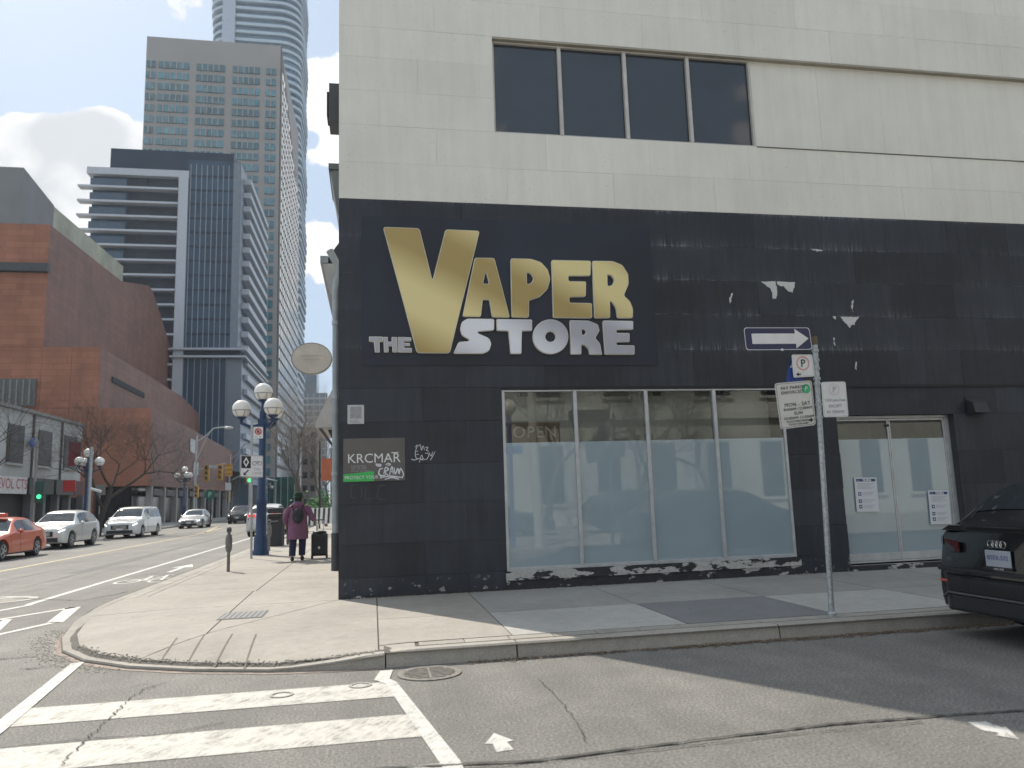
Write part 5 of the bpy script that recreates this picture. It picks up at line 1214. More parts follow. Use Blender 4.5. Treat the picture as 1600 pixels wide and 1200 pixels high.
# striped barricades
for k, (x_, y_, l) in enumerate(((-3.45, 42.5, 'white and dark striped construction barricade left of the bare tree'), (-2.6, 45, 'second striped barricade behind the suitcase'))):
    b = thing('barricade', (x_, y_, .15), l, 'barricade', 'striped barricades')
    MB().box((x_-.55, y_-.03, .45), (x_+.55, y_+.03, 1.35)).build('panel', WHITE, b)
    for j in range(4): MB().prism([(x_-.5+j*.27, y_-.034, .46), (x_-.38+j*.27, y_-.034, .46), (x_-.33+j*.27, y_-.034, 1.34), (x_-.45+j*.27, y_-.034, 1.34)], (0, 0, 0), (0, -.003, 0)).build('stripe', M('stripe_dark', (.05, .04, .04), .6), b)
    for s_ in (-.5, .5): MB().box((x_+s_-.03, y_-.25, .15), (x_+s_+.03, y_+.25, .2)).box((x_+s_-.03, y_+.035, .2), (x_+s_+.03, y_+.09, 1.35)).build('leg', GALV, b)
bp = thing('banner_pole', (-2.85, 46, .15), 'slim dark pole with orange banner on the right sidewalk', 'banner pole')
cyl('pole', (-3.05, 46, .15), (-3.05, 46, 5.2), .05, DARK, bp); MB().box((-2.95, 45.98, 2.9), (-2.35, 46.02, 4.2)).build('banner', M('orange_cloth', (.42, .12, .06), .8), bp)
sh = thing('shrub', (-3.6, 60, .1), 'low bright green shrub behind the person in hat', 'shrub')
mb = MB(); rr = random.Random(3)
for k in range(900):
    a = rr.uniform(0, 6.28); r0 = abs(rr.gauss(0, .8)); p = Vector((-3.9+r0*cos(a), 60+r0*sin(a), .2+abs(rr.gauss(.9, .5)))); d = Vector((rr.gauss(0, 1), rr.gauss(0, 1), rr.gauss(0, 1))).normalized()*.12; e = d.orthogonal().normalized()*.08
    mb.add([p, p+d+e, p+2*d, p+d-e], [(0, 1, 2, 3)])
mb.build('foliage', M('spring_leaf', (.05, .17, .03), .7, 0, .4, 2), sh); cyl('stem', (-3.9, 60, .1), (-3.9, 60, 1.1), .06, BARK, sh)
# cobra-head street lights with signal arms
def cobra(Y, basepx, headpx, label, sig=True):
    b = at(basepx[0], basepx[1], 'y', Y); top = at(basepx[2], basepx[3], 'y', Y); hd = at(*headpx, 'y', Y)
    t_ = thing('street_light', (b.x, Y, .14), label, 'street light', 'cobra head street lights')
    MB().tube([(b.x, Y, .14), (top.x, Y, top.z+.2)], [.13, .09], 8).build('pole', GALV, t_, smooth=True)
    zt = top.z
    mb = MB(); mb.tube([(top.x, Y, zt-.4), (top.x+(hd.x-top.x)*.3, Y, zt+.15), (top.x+(hd.x-top.x)*.6, Y, hd.z-.05), (hd.x, Y, hd.z+.05)], .06, 6).tube([(top.x, Y, zt-2.2), (top.x+(hd.x-top.x)*.25, Y, zt-.5), (top.x+(hd.x-top.x)*.45, Y, zt+.45)], .04, 6); mb.build('arm', GALV, t_, smooth=True)
    MB().sphere((hd.x+.3, Y, hd.z-.05), .4, 10, 8, (1.1, .5, .4)).build('lamp_head', M('lamp_head_grey', (.45, .46, .46), .4), t_, smooth=True)
    return t_
cobra(76.5, (303, 810, 308, 684), (352, 668), 'tall grey street light with curved arm before the theatre')
cobra(92, (356, 800, 360, 712), (396, 693), 'farther street light whose arm reaches behind the thin post')
YS = M('signal_yellow', (.55, .30, .03), .5)
def signal(px, py, Y, label, s=1.):
    p = at(px, py, 'y', Y); t_ = thing('traffic_signal', p, label, 'traffic light', 'yellow traffic signals')
    MB().box((p.x-.25*s, Y-.2, p.z-.85*s), (p.x+.25*s, Y+.25, p.z+.85*s)).build('housing', YS, t_, bevel=.04)
    for j, cc2 in enumerate(((.12, .02, .02), (.15, .09, .01), (.02, .10, .04))):
        MB().lathe((p.x, Y-.21, p.z+(.52-.52*j)*s), [(.17*s, 0), (.17*s, -.03)], 12, 'y').build('lens', M(('dim_red_lens', 'dim_amber_lens', 'dim_green_lens')[j], cc2, .3), t_)
        MB().tube([(p.x, Y-.25, p.z+(.62-.52*j)*s), (p.x, Y-.5, p.z+(.6-.52*j)*s)], .16*s, 8, cap=False).build('visor', YS, t_)
signal(323, 739, 84, 'left yellow traffic signal hanging from the arm by theatre'); signal(344, 738, 84, 'right yellow traffic signal hanging from the arm by theatre'); signal(307, 768, 76.6, 'small yellow signal low on the tall street light pole', .7); signal(357, 776, 92.2, 'low yellow signal on the farther street light pole', .7)
ma = thing('signal_arm', (-14, 84, 5), 'thin horizontal steel arm carrying the yellow traffic signals', 'signal arm')
a0, a1 = at(308, 735, 'y', 84), at(352, 724, 'y', 84); MB().tube([a0, a1], .07, 6).build('arm', GALV, ma)
a0, a1 = at(362, 750, 'y', 84), at(376, 743, 'y', 84); MB().tube([a0, a1], .05, 6).build('arm', GALV, ma)
def psign(name, pxs, Y, mat, label, cat='sign'):
    cs = [at(a, b, 'y', Y) for a, b in pxs]; o = thing(name, sum(cs, Vector())/4, label, cat)
    MB().prism([(p.x, Y, p.z) for p in cs], (0, 0, 0), (0, .06, 0)).build('panel', mat, o); return o, sum(cs, Vector())/4
psign('street_name_sign', [(321, 726), (349, 728), (348, 732), (321, 731)], 83.8, M('pale_sign', (.45, .45, .44), .5), 'pale street name sign above the yellow signals')
o, c = psign('yellow_warning_sign', [(351.5, 725), (363, 725), (363, 744), (351.5, 744)], 83.6, YS, 'square yellow sign hanging beside the traffic signals')
for j in range(3): MB().box((c.x-.35, 83.57, c.z-.5+j*.45), (c.x+.35, 83.599, c.z-.32+j*.45)).build('mark', M('amber_dark', (.35, .17, .02), .5), o)
psign('small_white_sign', [(352, 754), (361, 755), (361, 766), (352, 766)], 91.8, SIGNW, 'small white sign on the farther street light pole')
o, c = psign('walk_signal', [(385, 745), (394, 745), (394, 754), (385, 754)], 60, YS, 'little yellow crossing signal with lit green lens below the bike lane sign', 'crossing signal')
MB().lathe((c.x+.03, 59.96, c.z-.05), [(.14, 0), (.14, -.03)], 12, 'y').build('lens', M('lit_green', (.05, .8, .3), .3, emit=.6), o)
cyl('pole', (c.x, 60.1, .1), (c.x, 60.1, c.z), .06, GALV, o)
gp = thing('round_parking_sign', at(328, 773, 'y', 66), 'round dark green P sign on a pole above silver sedan', 'sign')
p = at(328, 773, 'y', 66); MB().lathe(p, [(.42, -.03), (.42, .03)], 24, 'y').build('disc', M('parking_green', (.01, .09, .06), .4), gp); text('P', .55, (p.x, 65.95, p.z), M('mint_letter', (.35, .6, .5), .5), gp); cyl('pole', (p.x+.05, 66.1, .1), (p.x+.05, 66.1, p.z), .05, DARK, gp)
ws = thing('blank_sign', at(156, 766, 'y', 47.5), 'grey back of a square sign on a pole behind minivan', 'sign')
p = at(156, 766, 'y', 52); MB().box((p.x-.32, 52, p.z-.3), (p.x+.32, 52.02, p.z+.35)).build('plate', M('sign_back', (.24, .24, .23), .5), ws); cyl('pole', (p.x, 52.05, .1), (p.x, 52.05, p.z), .035, GALV, ws)
gs = thing('shop_signal', at(61, 776, 'x', -16.4), 'small signal box with lit green lens before the pale shops', 'traffic light')
p = at(61, 776, 'x', -16.4); MB().box((p.x-.2, p.y, p.z-.3), (p.x+.2, p.y+.25, p.z+.75)).build('housing', M('dark_green_box', (.02, .06, .045), .5), gs); MB().lathe((p.x, p.y-.01, p.z), [(.11, 0), (.11, -.03)], 12, 'y').build('lens', M('lit_green'), gs); cyl('pole', (p.x-.3, p.y+.2, .14), (p.x-.3, p.y+.2, 5.2), .07, M('utility_pole', (.22, .21, .2), .7), gs)
sc_ = thing('security_light', at(147, 766, 'y', 48.8), 'white arm light on pole beside the lamp post left', 'light')
p = at(140, 763, 'x', -16.2); q_ = at(158, 768, 'y', p.y); MB().tube([p, q_], .09, 6).build('arm', WHITE, sc_); cyl('pole', (p.x-.0, p.y, .14), (p.x, p.y, 5.3), .10, GALV, sc_)
# ================================================================== CARS
def catmull(P, t):
    n = len(P)-1; i = min(int(t), n-1); f = t-i
    p0 = P[max(0, i-1)]; p1 = P[i]; p2 = P[i+1]; p3 = P[min(n, i+2)]
    return tuple(.5*((2*b)+(c-a)*f+(2*a-5*b+4*c-d)*f*f+(3*b-a-3*c+d)*f**3) for a, b, c, d in zip(p0, p1, p2, p3))
def lerpk(K, t):
    n = len(K)-1; i = min(int(t), n-1); f = t-i; return tuple(a+(b-a)*f for a, b in zip(K[i], K[i+1]))
HEADLIT = M('headlight_lit', (.9, .9, .85), .2, emit=1.2); HEADG = M('headlight_glass', (.45, .47, .48), .1, .3); TAIL = M('tail_lens', (.075, .008, .010), .2)
RIMM = M('alloy_rim', (.42, .43, .44), .3, .7); PLAST = M('black_trim_plastic', (.018, .018, .02), .55); CARG = M('car_window_glass', (.03, .038, .042), .04, 0, .2, 1, spec=.9)
CHR = M('chrome', (.7, .7, .7), .12, .95)
def car(name, label, cat, keys, paint, L, wheels=(.85, 3.55), wr=.33, hw=.9, lit=True, group=None, greenhouse=None, ws=None, rs=None, side=None, extras=None, grille=True, seg=5):
    # local frame: front at y=-L/2 (faces -Y), keys: (y, zbot, zbelt, ztop, wlow, wbelt, wtop)
    root = thing(name, (0, 0, 0), label, cat, group)
    def surf(t, v, off=0., sgn=1):
        def pt(t, v):
            y, zb, zl, zt, wl, wb, wt = catmull(keys, t)
            gh = max(0., zt-zl)
            P = [(0, zb), (wl*.86, zb), (wl*.985, zb+.07), (wl, zb+(zl-zb)*.45), (wb*1.0, zl-.06), (wb*.975, zl), (wt+.04+min(.04, gh*.1), zt-max(.0, gh)*.16), (wt-.07, zt-.012), (wt*.55, zt+.012), (0, zt+.018)]
            # piecewise: linear with rounding through catmull on the roof part
            x, z = catmull(P, v); return Vector((max(0, x)*sgn, y-L/2, z))
        p = pt(t, v)
        if off:
            e = .02; a = pt(min(t+e, len(keys)-1.001), v)-pt(max(0, t-e), v); b = pt(t, min(v+e, 8.999))-pt(t, max(0, v-e)); n = b.cross(a)
            if sgn < 0: n = -n
            n = n.normalized() if n.length > 1e-9 else Vector((0, 0, 1))
            c = pt(t, v)-Vector((0, 0, .6)); c.y = 0
            if n.dot(Vector((c.x, 0, c.z))) < 0: n = -n
            p = p+n*off
        return p
    NT = (len(keys)-1)*seg; VV = [0, 1, 1.5, 2, 2.5, 3, 3.5, 4, 4.5, 5, 5.33, 5.66, 6, 6.33, 6.66, 7, 7.5, 8, 8.5, 9]; nv = len(VV)
    vs = []; fs = []; W_ = 2*nv-2
    for i in range(NT+1):
        t = i/seg
        ring_ = [surf(t, v, 0, 1) for v in VV]+[surf(t, v, 0, -1) for v in VV[-2:0:-1]]; vs += ring_
    for i in range(NT):
        for k in range(W_): k2 = (k+1) % W_; fs.append((i*W_+k, i*W_+k2, (i+1)*W_+k2, (i+1)*W_+k))
    fs.append(tuple(range(W_))); fs.append(tuple(range(NT*W_, NT*W_+W_))[::-1])
    me = MB().add(vs, fs).mesh('body', smooth=True)
    body = link('body', me, paint, root)
    cutter = MB()
    for wy in wheels: cutter.lathe((-hw-.3, wy-L/2, wr+.02), [(wr+.055, 0), (wr+.055, .62)], 28, 'x').lathe((hw-.32, wy-L/2, wr+.02), [(wr+.055, 0), (wr+.055, .62)], 28, 'x')
    co = link('cut', cutter.mesh('cut', weld=True), None, None)
    md = body.modifiers.new('b', 'BOOLEAN'); md.object = co; md.operation = 'DIFFERENCE'; md.solver = 'EXACT'
    me2 = bpy.data.meshes.new_from_object(body.evaluated_get(bpy.context.evaluated_depsgraph_get())); body.modifiers.clear(); body.data = me2; me2.name = 'body'; bpy.data.objects.remove(co)
    me2.set_sharp_from_angle(angle=rad(38))
    for wy in wheels:
        for hx in (-hw+.30, hw-.32): MB().lathe((hx, wy-L/2, wr+.02), [(wr+.05, 0), (wr+.05, .02)], 20, 'x').build('wheel_housing', DARK, root)
    def patch_(nm, t0, t1, v0, v1, mat, sgns=(1, -1), off=.008, nt=8, nv_=6, full=False, par=None, taper=0, kind=None):
        for sgn in sgns:
            vs = []; n1 = nt; n2 = nv_
            for i in range(n1+1):
                for j in range(n2+1):
                    v = v0+(v1-v0)*j/n2; tt = t0+(t1-t0)*i/n1
                    if taper: fr = (v-v0)/(v1-v0); tt = (t0+taper*fr)+((t1-(taper*fr if taper > 0 else 0))-(t0+taper*fr))*i/n1
                    vs.append(surf(tt, v, off, sgn))
            fs = [(i*(n2+1)+j, i*(n2+1)+j+1, (i+1)*(n2+1)+j+1, (i+1)*(n2+1)+j) for i in range(n1) for j in range(n2)]
            if full:
                vs2 = [Vector((-p.x, p.y, p.z)) for p in vs]; k = len(vs); vs += vs2; fs += [tuple(i+k for i in f[::-1]) for f in fs]
            o = MB().add(vs, fs).mesh(nm, smooth=True); ob = link(nm, o, mat, par or root)
            if full: break
    if ws: patch_('windshield', ws[0], ws[1], 6.6, 9, CARG, full=True, nt=10, nv_=8)
    if rs: patch_('rear_window', rs[0], rs[1], 6.6, 9, CARG, full=True, nt=8, nv_=8)
    for (a, b) in (side or []): patch_('side_window', a, b, 5.12, 6.0, CARG, nt=8)
    # wheels
    for wy in wheels:
        for sx in (-1, 1):
            wx = sx*(hw-.13); w_ = MB().lathe((wx-.11, wy-L/2, wr), [(wr*.62, 0), (wr*.93, 0), (wr, .03), (wr, .19), (wr*.93, .22), (wr*.62, .22)], 28, 'x').build('wheel', RUB, root, smooth=True)
            MB().lathe((wx+sx*.03-.05, wy-L/2, wr), [(wr*.66, 0), (wr*.66, .1)], 24, 'x').build('rim_well', DARK, w_)
            mb = MB().lathe((wx+(sx*.1)-.02, wy-L/2, wr), [(wr*.68, .0), (wr*.68, .04), (wr*.60, .04), (wr*.60, .0)], 24, 'x', close=False)
            for k in range(5):
                a = 2*pi*k/5; mb.tube([(wx+sx*.10, wy-L/2, wr), (wx+sx*.095, wy-L/2+cos(a)*wr*.63, wr+sin(a)*wr*.63)], [.045, .05], 4)
            mb.lathe((wx+sx*.1-.02, wy-L/2, wr), [(.05, 0), (.05, .04)], 10, 'x').build('rim', RIMM, w_)
    # mirrors
    for sx in (-1, 1):
        p = surf(ws[0]+.55 if ws else 2, 5, 0, sx); MB().sphere((p.x+sx*.12, p.y, p.z+.05), .1, 10, 8, (1, .6, .75)).build('mirror', paint, root, smooth=True)
    # lights
    if grille:
        gz = lambda t, v: surf(t, v, .012, 1)
        patch_('grille', .0+.02, .55, 3.2, 4.6, PLAST, full=True, off=.012) if False else None
        y_, zb, zl, zt, wl, wb, wt = keys[0]
        MB().box((-wl*.66, -L/2-.035, zb+(zt-zb)*.46), (wl*.66, -L/2+.04, zt-.03)).build('grille', PLAST, root, bevel=.01)
        for k in range(3): MB().box((-wl*.5, -L/2-.045, zb+(zt-zb)*.54+k*.06), (wl*.5, -L/2-.031, zb+(zt-zb)*.54+.02+k*.06)).build('grille_bar', CHR, root)
        MB().box((-wl*.98, -L/2-.025, zb-.02), (wl*.98, -L/2+.08, zb+(zt-zb)*.34)).build('lower_grille', PLAST, root, bevel=.01)
        MB().box((-.16, -L/2-.055, zb+(zt-zb)*.34), (.16, -L/2-.021, zb+(zt-zb)*.34+.10)).build('number_plate', SIGNW, root)
    for sx in (-1, 1):
        patch_('headlight', .3, 1.5, 4.15, 4.95, HEADLIT if lit else HEADG, sgns=(sx,), off=.012, nt=5)
        patch_('tail_light', len(keys)-1.9, len(keys)-1.05, 4.0, 4.8, TAIL, sgns=(sx,), off=.012, nt=5)
    patch_('door_seam', 3.9, 3.93, 2.2, 5, DARK, off=.004, nt=1); patch_('door_seam', 4.9, 4.93, 2.2, 5, DARK, off=.004, nt=1)
    patch_('door_handle', 4.6, 4.78, 4.25, 4.4, CHR, off=.025, nt=2, nv_=1)
    patch_('sill_trim', 2.0, len(keys)-2.4, 1.05, 1.95, PLAST, off=.006, nt=8, nv_=2)
    return root, surf, patch_
def paint(n, c, rough=.3, metal=.3): return M(n, c, rough, metal, .04, 1, coat=.8)
SED = [(0, .28, .56, .60, .60, .56, .46), (.10, .20, .62, .68, .78, .72, .62), (.45, .18, .70, .76, .86, .82, .72), (1.0, .18, .82, .88, .90, .86, .74), (1.45, .18, .90, .96, .90, .87, .74), (2.15, .18, .93, 1.38, .90, .87, .56), (2.7, .18, .94, 1.45, .90, .87, .57), (3.3, .18, .95, 1.42, .90, .87, .56), (4.05, .18, .97, 1.12, .89, .85, .62), (4.4, .20, .94, 1.02, .86, .80, .66), (4.58, .28, .86, .94, .80, .74, .60), (4.65, .36, .78, .84, .72, .66, .54)]
SUV = [(0, .34, .74, .80, .66, .62, .52), (.10, .26, .82, .90, .82, .78, .68), (.45, .24, .90, .98, .90, .86, .76), (1.0, .24, .98, 1.06, .93, .89, .78), (1.35, .24, 1.02, 1.12, .93, .90, .76), (2.0, .24, 1.05, 1.55, .93, .90, .60), (2.6, .24, 1.06, 1.65, .93, .90, .62), (3.4, .24, 1.08, 1.63, .93, .90, .61), (4.05, .24, 1.10, 1.48, .92, .88, .60), (4.40, .26, 1.08, 1.18, .88, .84, .66), (4.55, .32, .98, 1.04, .82, .78, .64), (4.62, .42, .90, .95, .76, .72, .6)]
VAN = [(0, .30, .72, .78, .70, .64, .54), (.10, .22, .80, .88, .86, .80, .70), (.45, .20, .90, .98, .95, .90, .80), (.95, .20, 1.0, 1.08, .98, .94, .82), (1.15, .20, 1.04, 1.16, .98, .95, .80), (2.0, .20, 1.08, 1.66, .98, .95, .66), (2.7, .20, 1.08, 1.75, .98, .95, .68), (4.0, .20, 1.08, 1.76, .98, .95, .68), (4.75, .20, 1.08, 1.72, .97, .94, .67), (5.0, .24, 1.06, 1.45, .94, .91, .66), (5.1, .30, 1.0, 1.15, .9, .87, .66), (5.15, .42, .9, 1.02, .84, .80, .62)]
def place(c, x, y, rz=0.): c[0].location = (x, y, 0); c[0].rotation_euler.z = rz; return c
c = car('taxi', 'orange taxi at left edge with roof light, front cut by the frame', 'taxi', SED, paint('taxi_orange', (.55, .10, .035), .35, 0), 4.65, ws=(4.1, 4.95), rs=(7.1, 7.9), side=((4.75, 5.65), (5.75, 7.1)))
MB().box((-.35, -.25, 1.47), (.35, .0, 1.62)).build('roof_light', M('taxi_sign_red', (.6, .08, .05), .4), c[0], bevel=.03)
place(c, -13.35, 30.75)
c = car('parked_suv', 'white pearl crossover suv facing the camera behind the orange taxi', 'suv', SUV, paint('pearl_white', (.56, .57, .54), .3, .2), 4.62, wr=.36, hw=.93, ws=(4.1, 4.95), rs=(8.05, 8.9), side=((4.75, 5.7), (5.8, 7.9))); place(c, -14.0, 38.6)
c = car('minivan', 'white minivan facing the camera behind the white suv', 'minivan', VAN, paint('plain_white', (.60, .61, .60), .35, .0), 5.15, wheels=(.95, 4.05), wr=.34, hw=.98, ws=(4.1, 4.95), rs=(8.1, 8.9), side=((4.7, 5.6), (5.7, 6.7), (6.8, 8.0))); place(c, -14.0, 49.2)
c = car('sedan', 'silver grey sedan facing the camera before the theatre columns', 'sedan', SED, paint('silver_paint', (.42, .43, .44), .3, .5), 4.65, ws=(4.1, 4.95), rs=(7.1, 7.9), side=((4.75, 5.65), (5.75, 7.1))); place(c, -14.0, 65.4)
c = car('black_suv', 'black suv with lit headlights coming down the street, farthest oncoming', 'suv', SUV, paint('black_paint', (.015, .016, .02), .25, 0), 4.62, wr=.36, hw=.93, ws=(4.1, 4.95), rs=(8.05, 8.9), side=((4.75, 5.7), (5.8, 7.9))); place(c, -12.2, 76)
c = car('white_suv', 'white suv seen from behind past the litter bin, red tail lights lit', 'suv', SUV, paint('plain_white', (.60, .61, .60)), 4.62, wr=.36, hw=.93, lit=False, grille=False, ws=(4.1, 4.95), rs=(8.05, 8.9), side=((4.75, 5.7), (5.8, 7.9))); place(c, -5.6, 44, pi)
MB().box((-.75, 2.16, 1.02), (-.42, 2.36, 1.15)).box((.42, 2.16, 1.02), (.75, 2.36, 1.15)).build('brake_light', M('lit_red', (.7, .04, .03), .3, emit=.3), c[0])
c = car('grey_hatchback', 'dark blue grey car parked beyond the white suv', 'car', SED, paint('slate_paint', (.10, .13, .17), .3, .3), 4.65, lit=False, grille=False, ws=(4.1, 4.95), rs=(7.1, 7.9), side=((4.75, 5.65), (5.75, 7.1))); place(c, -5.0, 54, pi)
c = car('blue_car', 'small pale car far up the right kerb behind person', 'car', SED, paint('silver_paint', (.42, .43, .44)), 4.65, lit=False, grille=False, ws=(4.1, 4.95), rs=(7.1, 7.9), side=((4.75, 5.65), (5.75, 7.1))); place(c, -5.0, 64, pi)

# ---- black coupe-suv parked at right: rear faces left (-X)
AUD = [(0, .34, .78, .84, .70, .66, .56), (.10, .26, .86, .94, .86, .82, .72), (.45, .24, .92, 1.0, .94, .90, .80), (1.0, .24, 1.0, 1.08, .97, .93, .80), (1.45, .24, 1.04, 1.14, .97, .93, .78), (2.2, .24, 1.06, 1.55, .97, .93, .58), (2.8, .24, 1.07, 1.64, .97, .93, .60), (3.5, .24, 1.09, 1.63, .97, .93, .63), (4.2, .26, 1.12, 1.54, .97, .93, .65), (4.68, .28, 1.11, 1.20, .95, .90, .74), (4.88, .27, 1.06, 1.125, .90, .84, .70), (4.96, .30, 1.0, 1.09, .84, .76, .62)]
BLKP = paint('black_metallic', (.010, .011, .012), .22, .2)
c = car('black_coupe_suv', 'black coupe suv parked at right, its rear with rings and plate toward us', 'suv', AUD, BLKP, 4.96, wheels=(.95, 3.85), wr=.38, hw=.97, lit=False, grille=False, ws=(4.1, 4.95), rs=(7.15, 8.7), side=((4.75, 5.65), (5.75, 7.4)))
r_ = c[0]; YB = 2.48
# bumper, diffuser, light bar, handle lip
MB().prism([(-.93, YB-.05, .70), (-.80, YB+.06, .70), (.80, YB+.06, .70), (.93, YB-.05, .70), (.93, YB-.3, .70), (-.93, YB-.3, .70)], (0, 0, -.02), (0, 0, .035)).build('bumper_lip', PLAST, r_, bevel=.008)
MB().prism([(-.90, YB-.12, .27), (-.72, YB+.05, .27), (.72, YB+.05, .27), (.90, YB-.12, .27), (.9, YB-.4, .27), (-.9, YB-.4, .27)], (0, 0, .0), (0, 0, .38)).build('rear_bumper', BLKP, r_, bevel=.03)
MB().box((-.62, YB+.045, .30), (.62, YB+.075, .44)).build('diffuser', PLAST, r_, bevel=.01)
MB().tube([(-.80, YB+.02, .40), (-.66, YB+.075, .46), (.66, YB+.075, .46), (.80, YB+.02, .40)], .014, 6).build('diffuser_trim', M('satin_grey', (.10, .10, .105), .4, .4), r_)
for sx in (-1, 1):
    MB().prism([(sx*.50, YB+.015, .88), (sx*.78, YB-.03, .86), (sx*.91, YB-.16, .88), (sx*.93, YB-.42, .97), (sx*.91, YB-.40, 1.02), (sx*.88, YB-.15, 1.02), (sx*.76, YB-.015, 1.01), (sx*.5, YB+.02, .98)], (0, 0, 0), (0, .018, 0)).build('tail_lamp', TAIL, r_)
    MB().box((sx*.74-.05, YB+.045, .565), (sx*.74+.05, YB+.056, .59)).build('reflector', M('reflector_red', (.5, .10, .08), .2), r_)
MB().prism([(-.74, 0, 1.10), (-.62, 0, 1.155), (.62, 0, 1.155), (.74, 0, 1.10)], (0, YB-.10, 0), (0, .13, 0)).build('spoiler_lip', BLKP, r_, bevel=.01)
mb = MB()
for k in range(4): mb.tube([((k-1.5)*.050+.035*cos(2*pi*j/20), YB+.026, .985+.035*sin(2*pi*j/20)) for j in range(21)], .005, 6)
mb.build('ring_emblem', CHR, r_, smooth=True)
MB().box((-.155, YB+.020, .765), (.155, YB+.032, .925)).build('number_plate', M('plate_white', (.34, .36, .40), .5), r_, bevel=.004)
text('BTFX-572', .062, (0, YB+.0345, .852), M('plate_blue', (.05, .08, .25), .5), r_, (-1, 0, 0), (0, 0, 1)); MB().box((-.165, YB+.016, .735), (.165, YB+.031, .762)).build('plate_frame', PLAST, r_); text('oooo  Audi', .026, (0, YB+.033, .748), SIGNW, r_, (-1, 0, 0), (0, 0, 1))
text('Q8', .06, (.70, YB+.012, .80), CHR, r_, (-1, 0, 0), (0, 0, 1)) if False else text('Q5', .05, (.66, YB+.030, .80), CHR, r_, (-1, 0, 0), (0, 0, 1))
place(c, 6.06+2.48, 6.66, pi/2)

# ================================================================== PERSON WITH SUITCASE
def skin(name, verts, edges, mat, par, sub=2, root_i=0, off=Vector()):
    me = bpy.data.meshes.new(name); me.from_pydata([v[:3] for v in verts], edges, []); o = link(name, me, None, par)
    sk = o.modifiers.new('s', 'SKIN'); sk.use_smooth_shade = True
    for i, v in enumerate(verts): rr = v[3]; o.data.skin_vertices[0].data[i].radius = rr if isinstance(rr, tuple) else (rr, rr)
    o.data.skin_vertices[0].data[root_i].use_root = True
    sb = o.modifiers.new('u', 'SUBSURF'); sb.levels = sub; sb.render_levels = sub
    m2 = bpy.data.meshes.new_from_object(o.evaluated_get(bpy.context.evaluated_depsgraph_get())); o.modifiers.clear(); o.data = m2; m2.name = name
    m2.materials.clear(); m2.materials.append(mat); return o
pp = thing('person', (-1.93, 20.84, .15), 'person walking away in plum coat, navy trousers and dark hat', 'person')
SKIN = M('skin', (.36, .22, .16), .6, 0, .06); COAT = M('plum_coat', (.185, .080, .14), .85, 0, .18, 9, .2); TRO = M('navy_trousers', (.014, .018, .055), .8, 0, .2, 10)
# body faces +Y; local coords, z from the ground
BV = [(0, 0, .90, .13), (0, .0, 1.12, (.15, .11)), (0, .0, 1.32, (.17, .11)), (0, .01, 1.43, .06), (0, .02, 1.50, .055), (0, .03, 1.58, .085), (0, .035, 1.645, .08),
      (-.10, 0, .84, .10), (-.12, .02, .48, .065), (-.13, -.10, .12, .045), (-.13, .02, .04, .04),
      (.10, 0, .84, .10), (.11, .10, .48, .065), (.10, .06, .12, .045), (.11, .17, .04, .04),
      (-.19, 0, 1.38, .06), (-.30, -.03, 1.12, .045), (-.29, .08, .92, .035),
      (.19, 0, 1.38, .06), (.33, -.03, 1.16, .045), (.43, -.02, .99, .033)]
BE_ = [(0, 1), (1, 2), (2, 3), (3, 4), (4, 5), (5, 6), (0, 7), (7, 8), (8, 9), (9, 10), (0, 11), (11, 12), (12, 13), (13, 14), (2, 15), (15, 16), (16, 17), (2, 18), (18, 19), (19, 20)]
POS[pp] = Vector()
body = skin('body', BV, BE_, SKIN, pp)
# trousers
for sx, k in ((-1, 0), (1, 1)):
    a, b, c3 = ((-.10, 0, .86), (-.12, .02, .48), (-.13, -.08, .13)) if sx < 0 else ((.10, 0, .86), (.11, .10, .48), (.10, .07, .13))
    MB().tube([a, Vector(a).lerp(Vector(b), .5), b, Vector(b).lerp(Vector(c3), .6), c3], [.125, .115, .095, .088, .085], 14).build('trouser_leg', TRO, pp, smooth=True)
    f = (-.13, -.04, .05) if sx < 0 else (.105, .12, .05)
    MB().sphere(f, .11, 12, 8, (.48, 1.25, .48)).build('shoe', M('dark_shoe', (.02, .02, .022), .5), pp, smooth=True)
# coat: lofted rings
def loft(rings, n=24):
    vs = []; fs = []
    for (cx, cy, z, rx, ry) in rings:
        for k in range(n):
            a = 2*pi*k/n; fold = 1+.025*sin(a*7+z*3)*(1.5-z if z < 1.2 else 0); vs.append((cx+rx*cos(a)*fold, cy+ry*sin(a)*fold, z))
    for i in range(len(rings)-1):
        for k in range(n): k2 = (k+1) % n; fs.append((i*n+k, i*n+k2, (i+1)*n+k2, (i+1)*n+k))
    fs.append(tuple(range(n))[::-1]); fs.append(tuple(range((len(rings)-1)*n, len(rings)*n))); return MB().add(vs, fs)
loft([(0, 0, .55, .255, .20), (0, 0, .60, .26, .205), (0, 0, .85, .25, .20), (0, 0, 1.05, .235, .18), (0, 0, 1.22, .235, .165), (0, .0, 1.36, .215, .14), (0, .0, 1.42, .15, .11), (0, .01, 1.47, .085, .08)]).build('coat', COAT, pp, smooth=True)
for pts in ([(-.19, 0, 1.36), (-.27, -.02, 1.24), (-.315, -.03, 1.10), (-.305, .05, .96)], [(.19, 0, 1.36), (.27, -.02, 1.27), (.34, -.03, 1.14), (.42, -.02, 1.01)]):
    MB().tube(pts, [.085, .088, .075, .062], 14).build('sleeve', COAT, pp, smooth=True)
MB().sphere((0, -.06, 1.42), .15, 16, 10, (1.05, .6, .62)).build('hood', COAT, pp, smooth=True)
MB().tube([(0, .01, 1.44), (0, .02, 1.52)], [.10, .085], 14).build('scarf', M('grey_blue_scarf', (.07, .08, .15), .9), pp, smooth=True)
MB().sphere((0, .03, 1.60), .108, 16, 12, (.9, 1, 1.1)).build('hair', M('dark_hair', (.02, .016, .013), .8), pp, smooth=True)
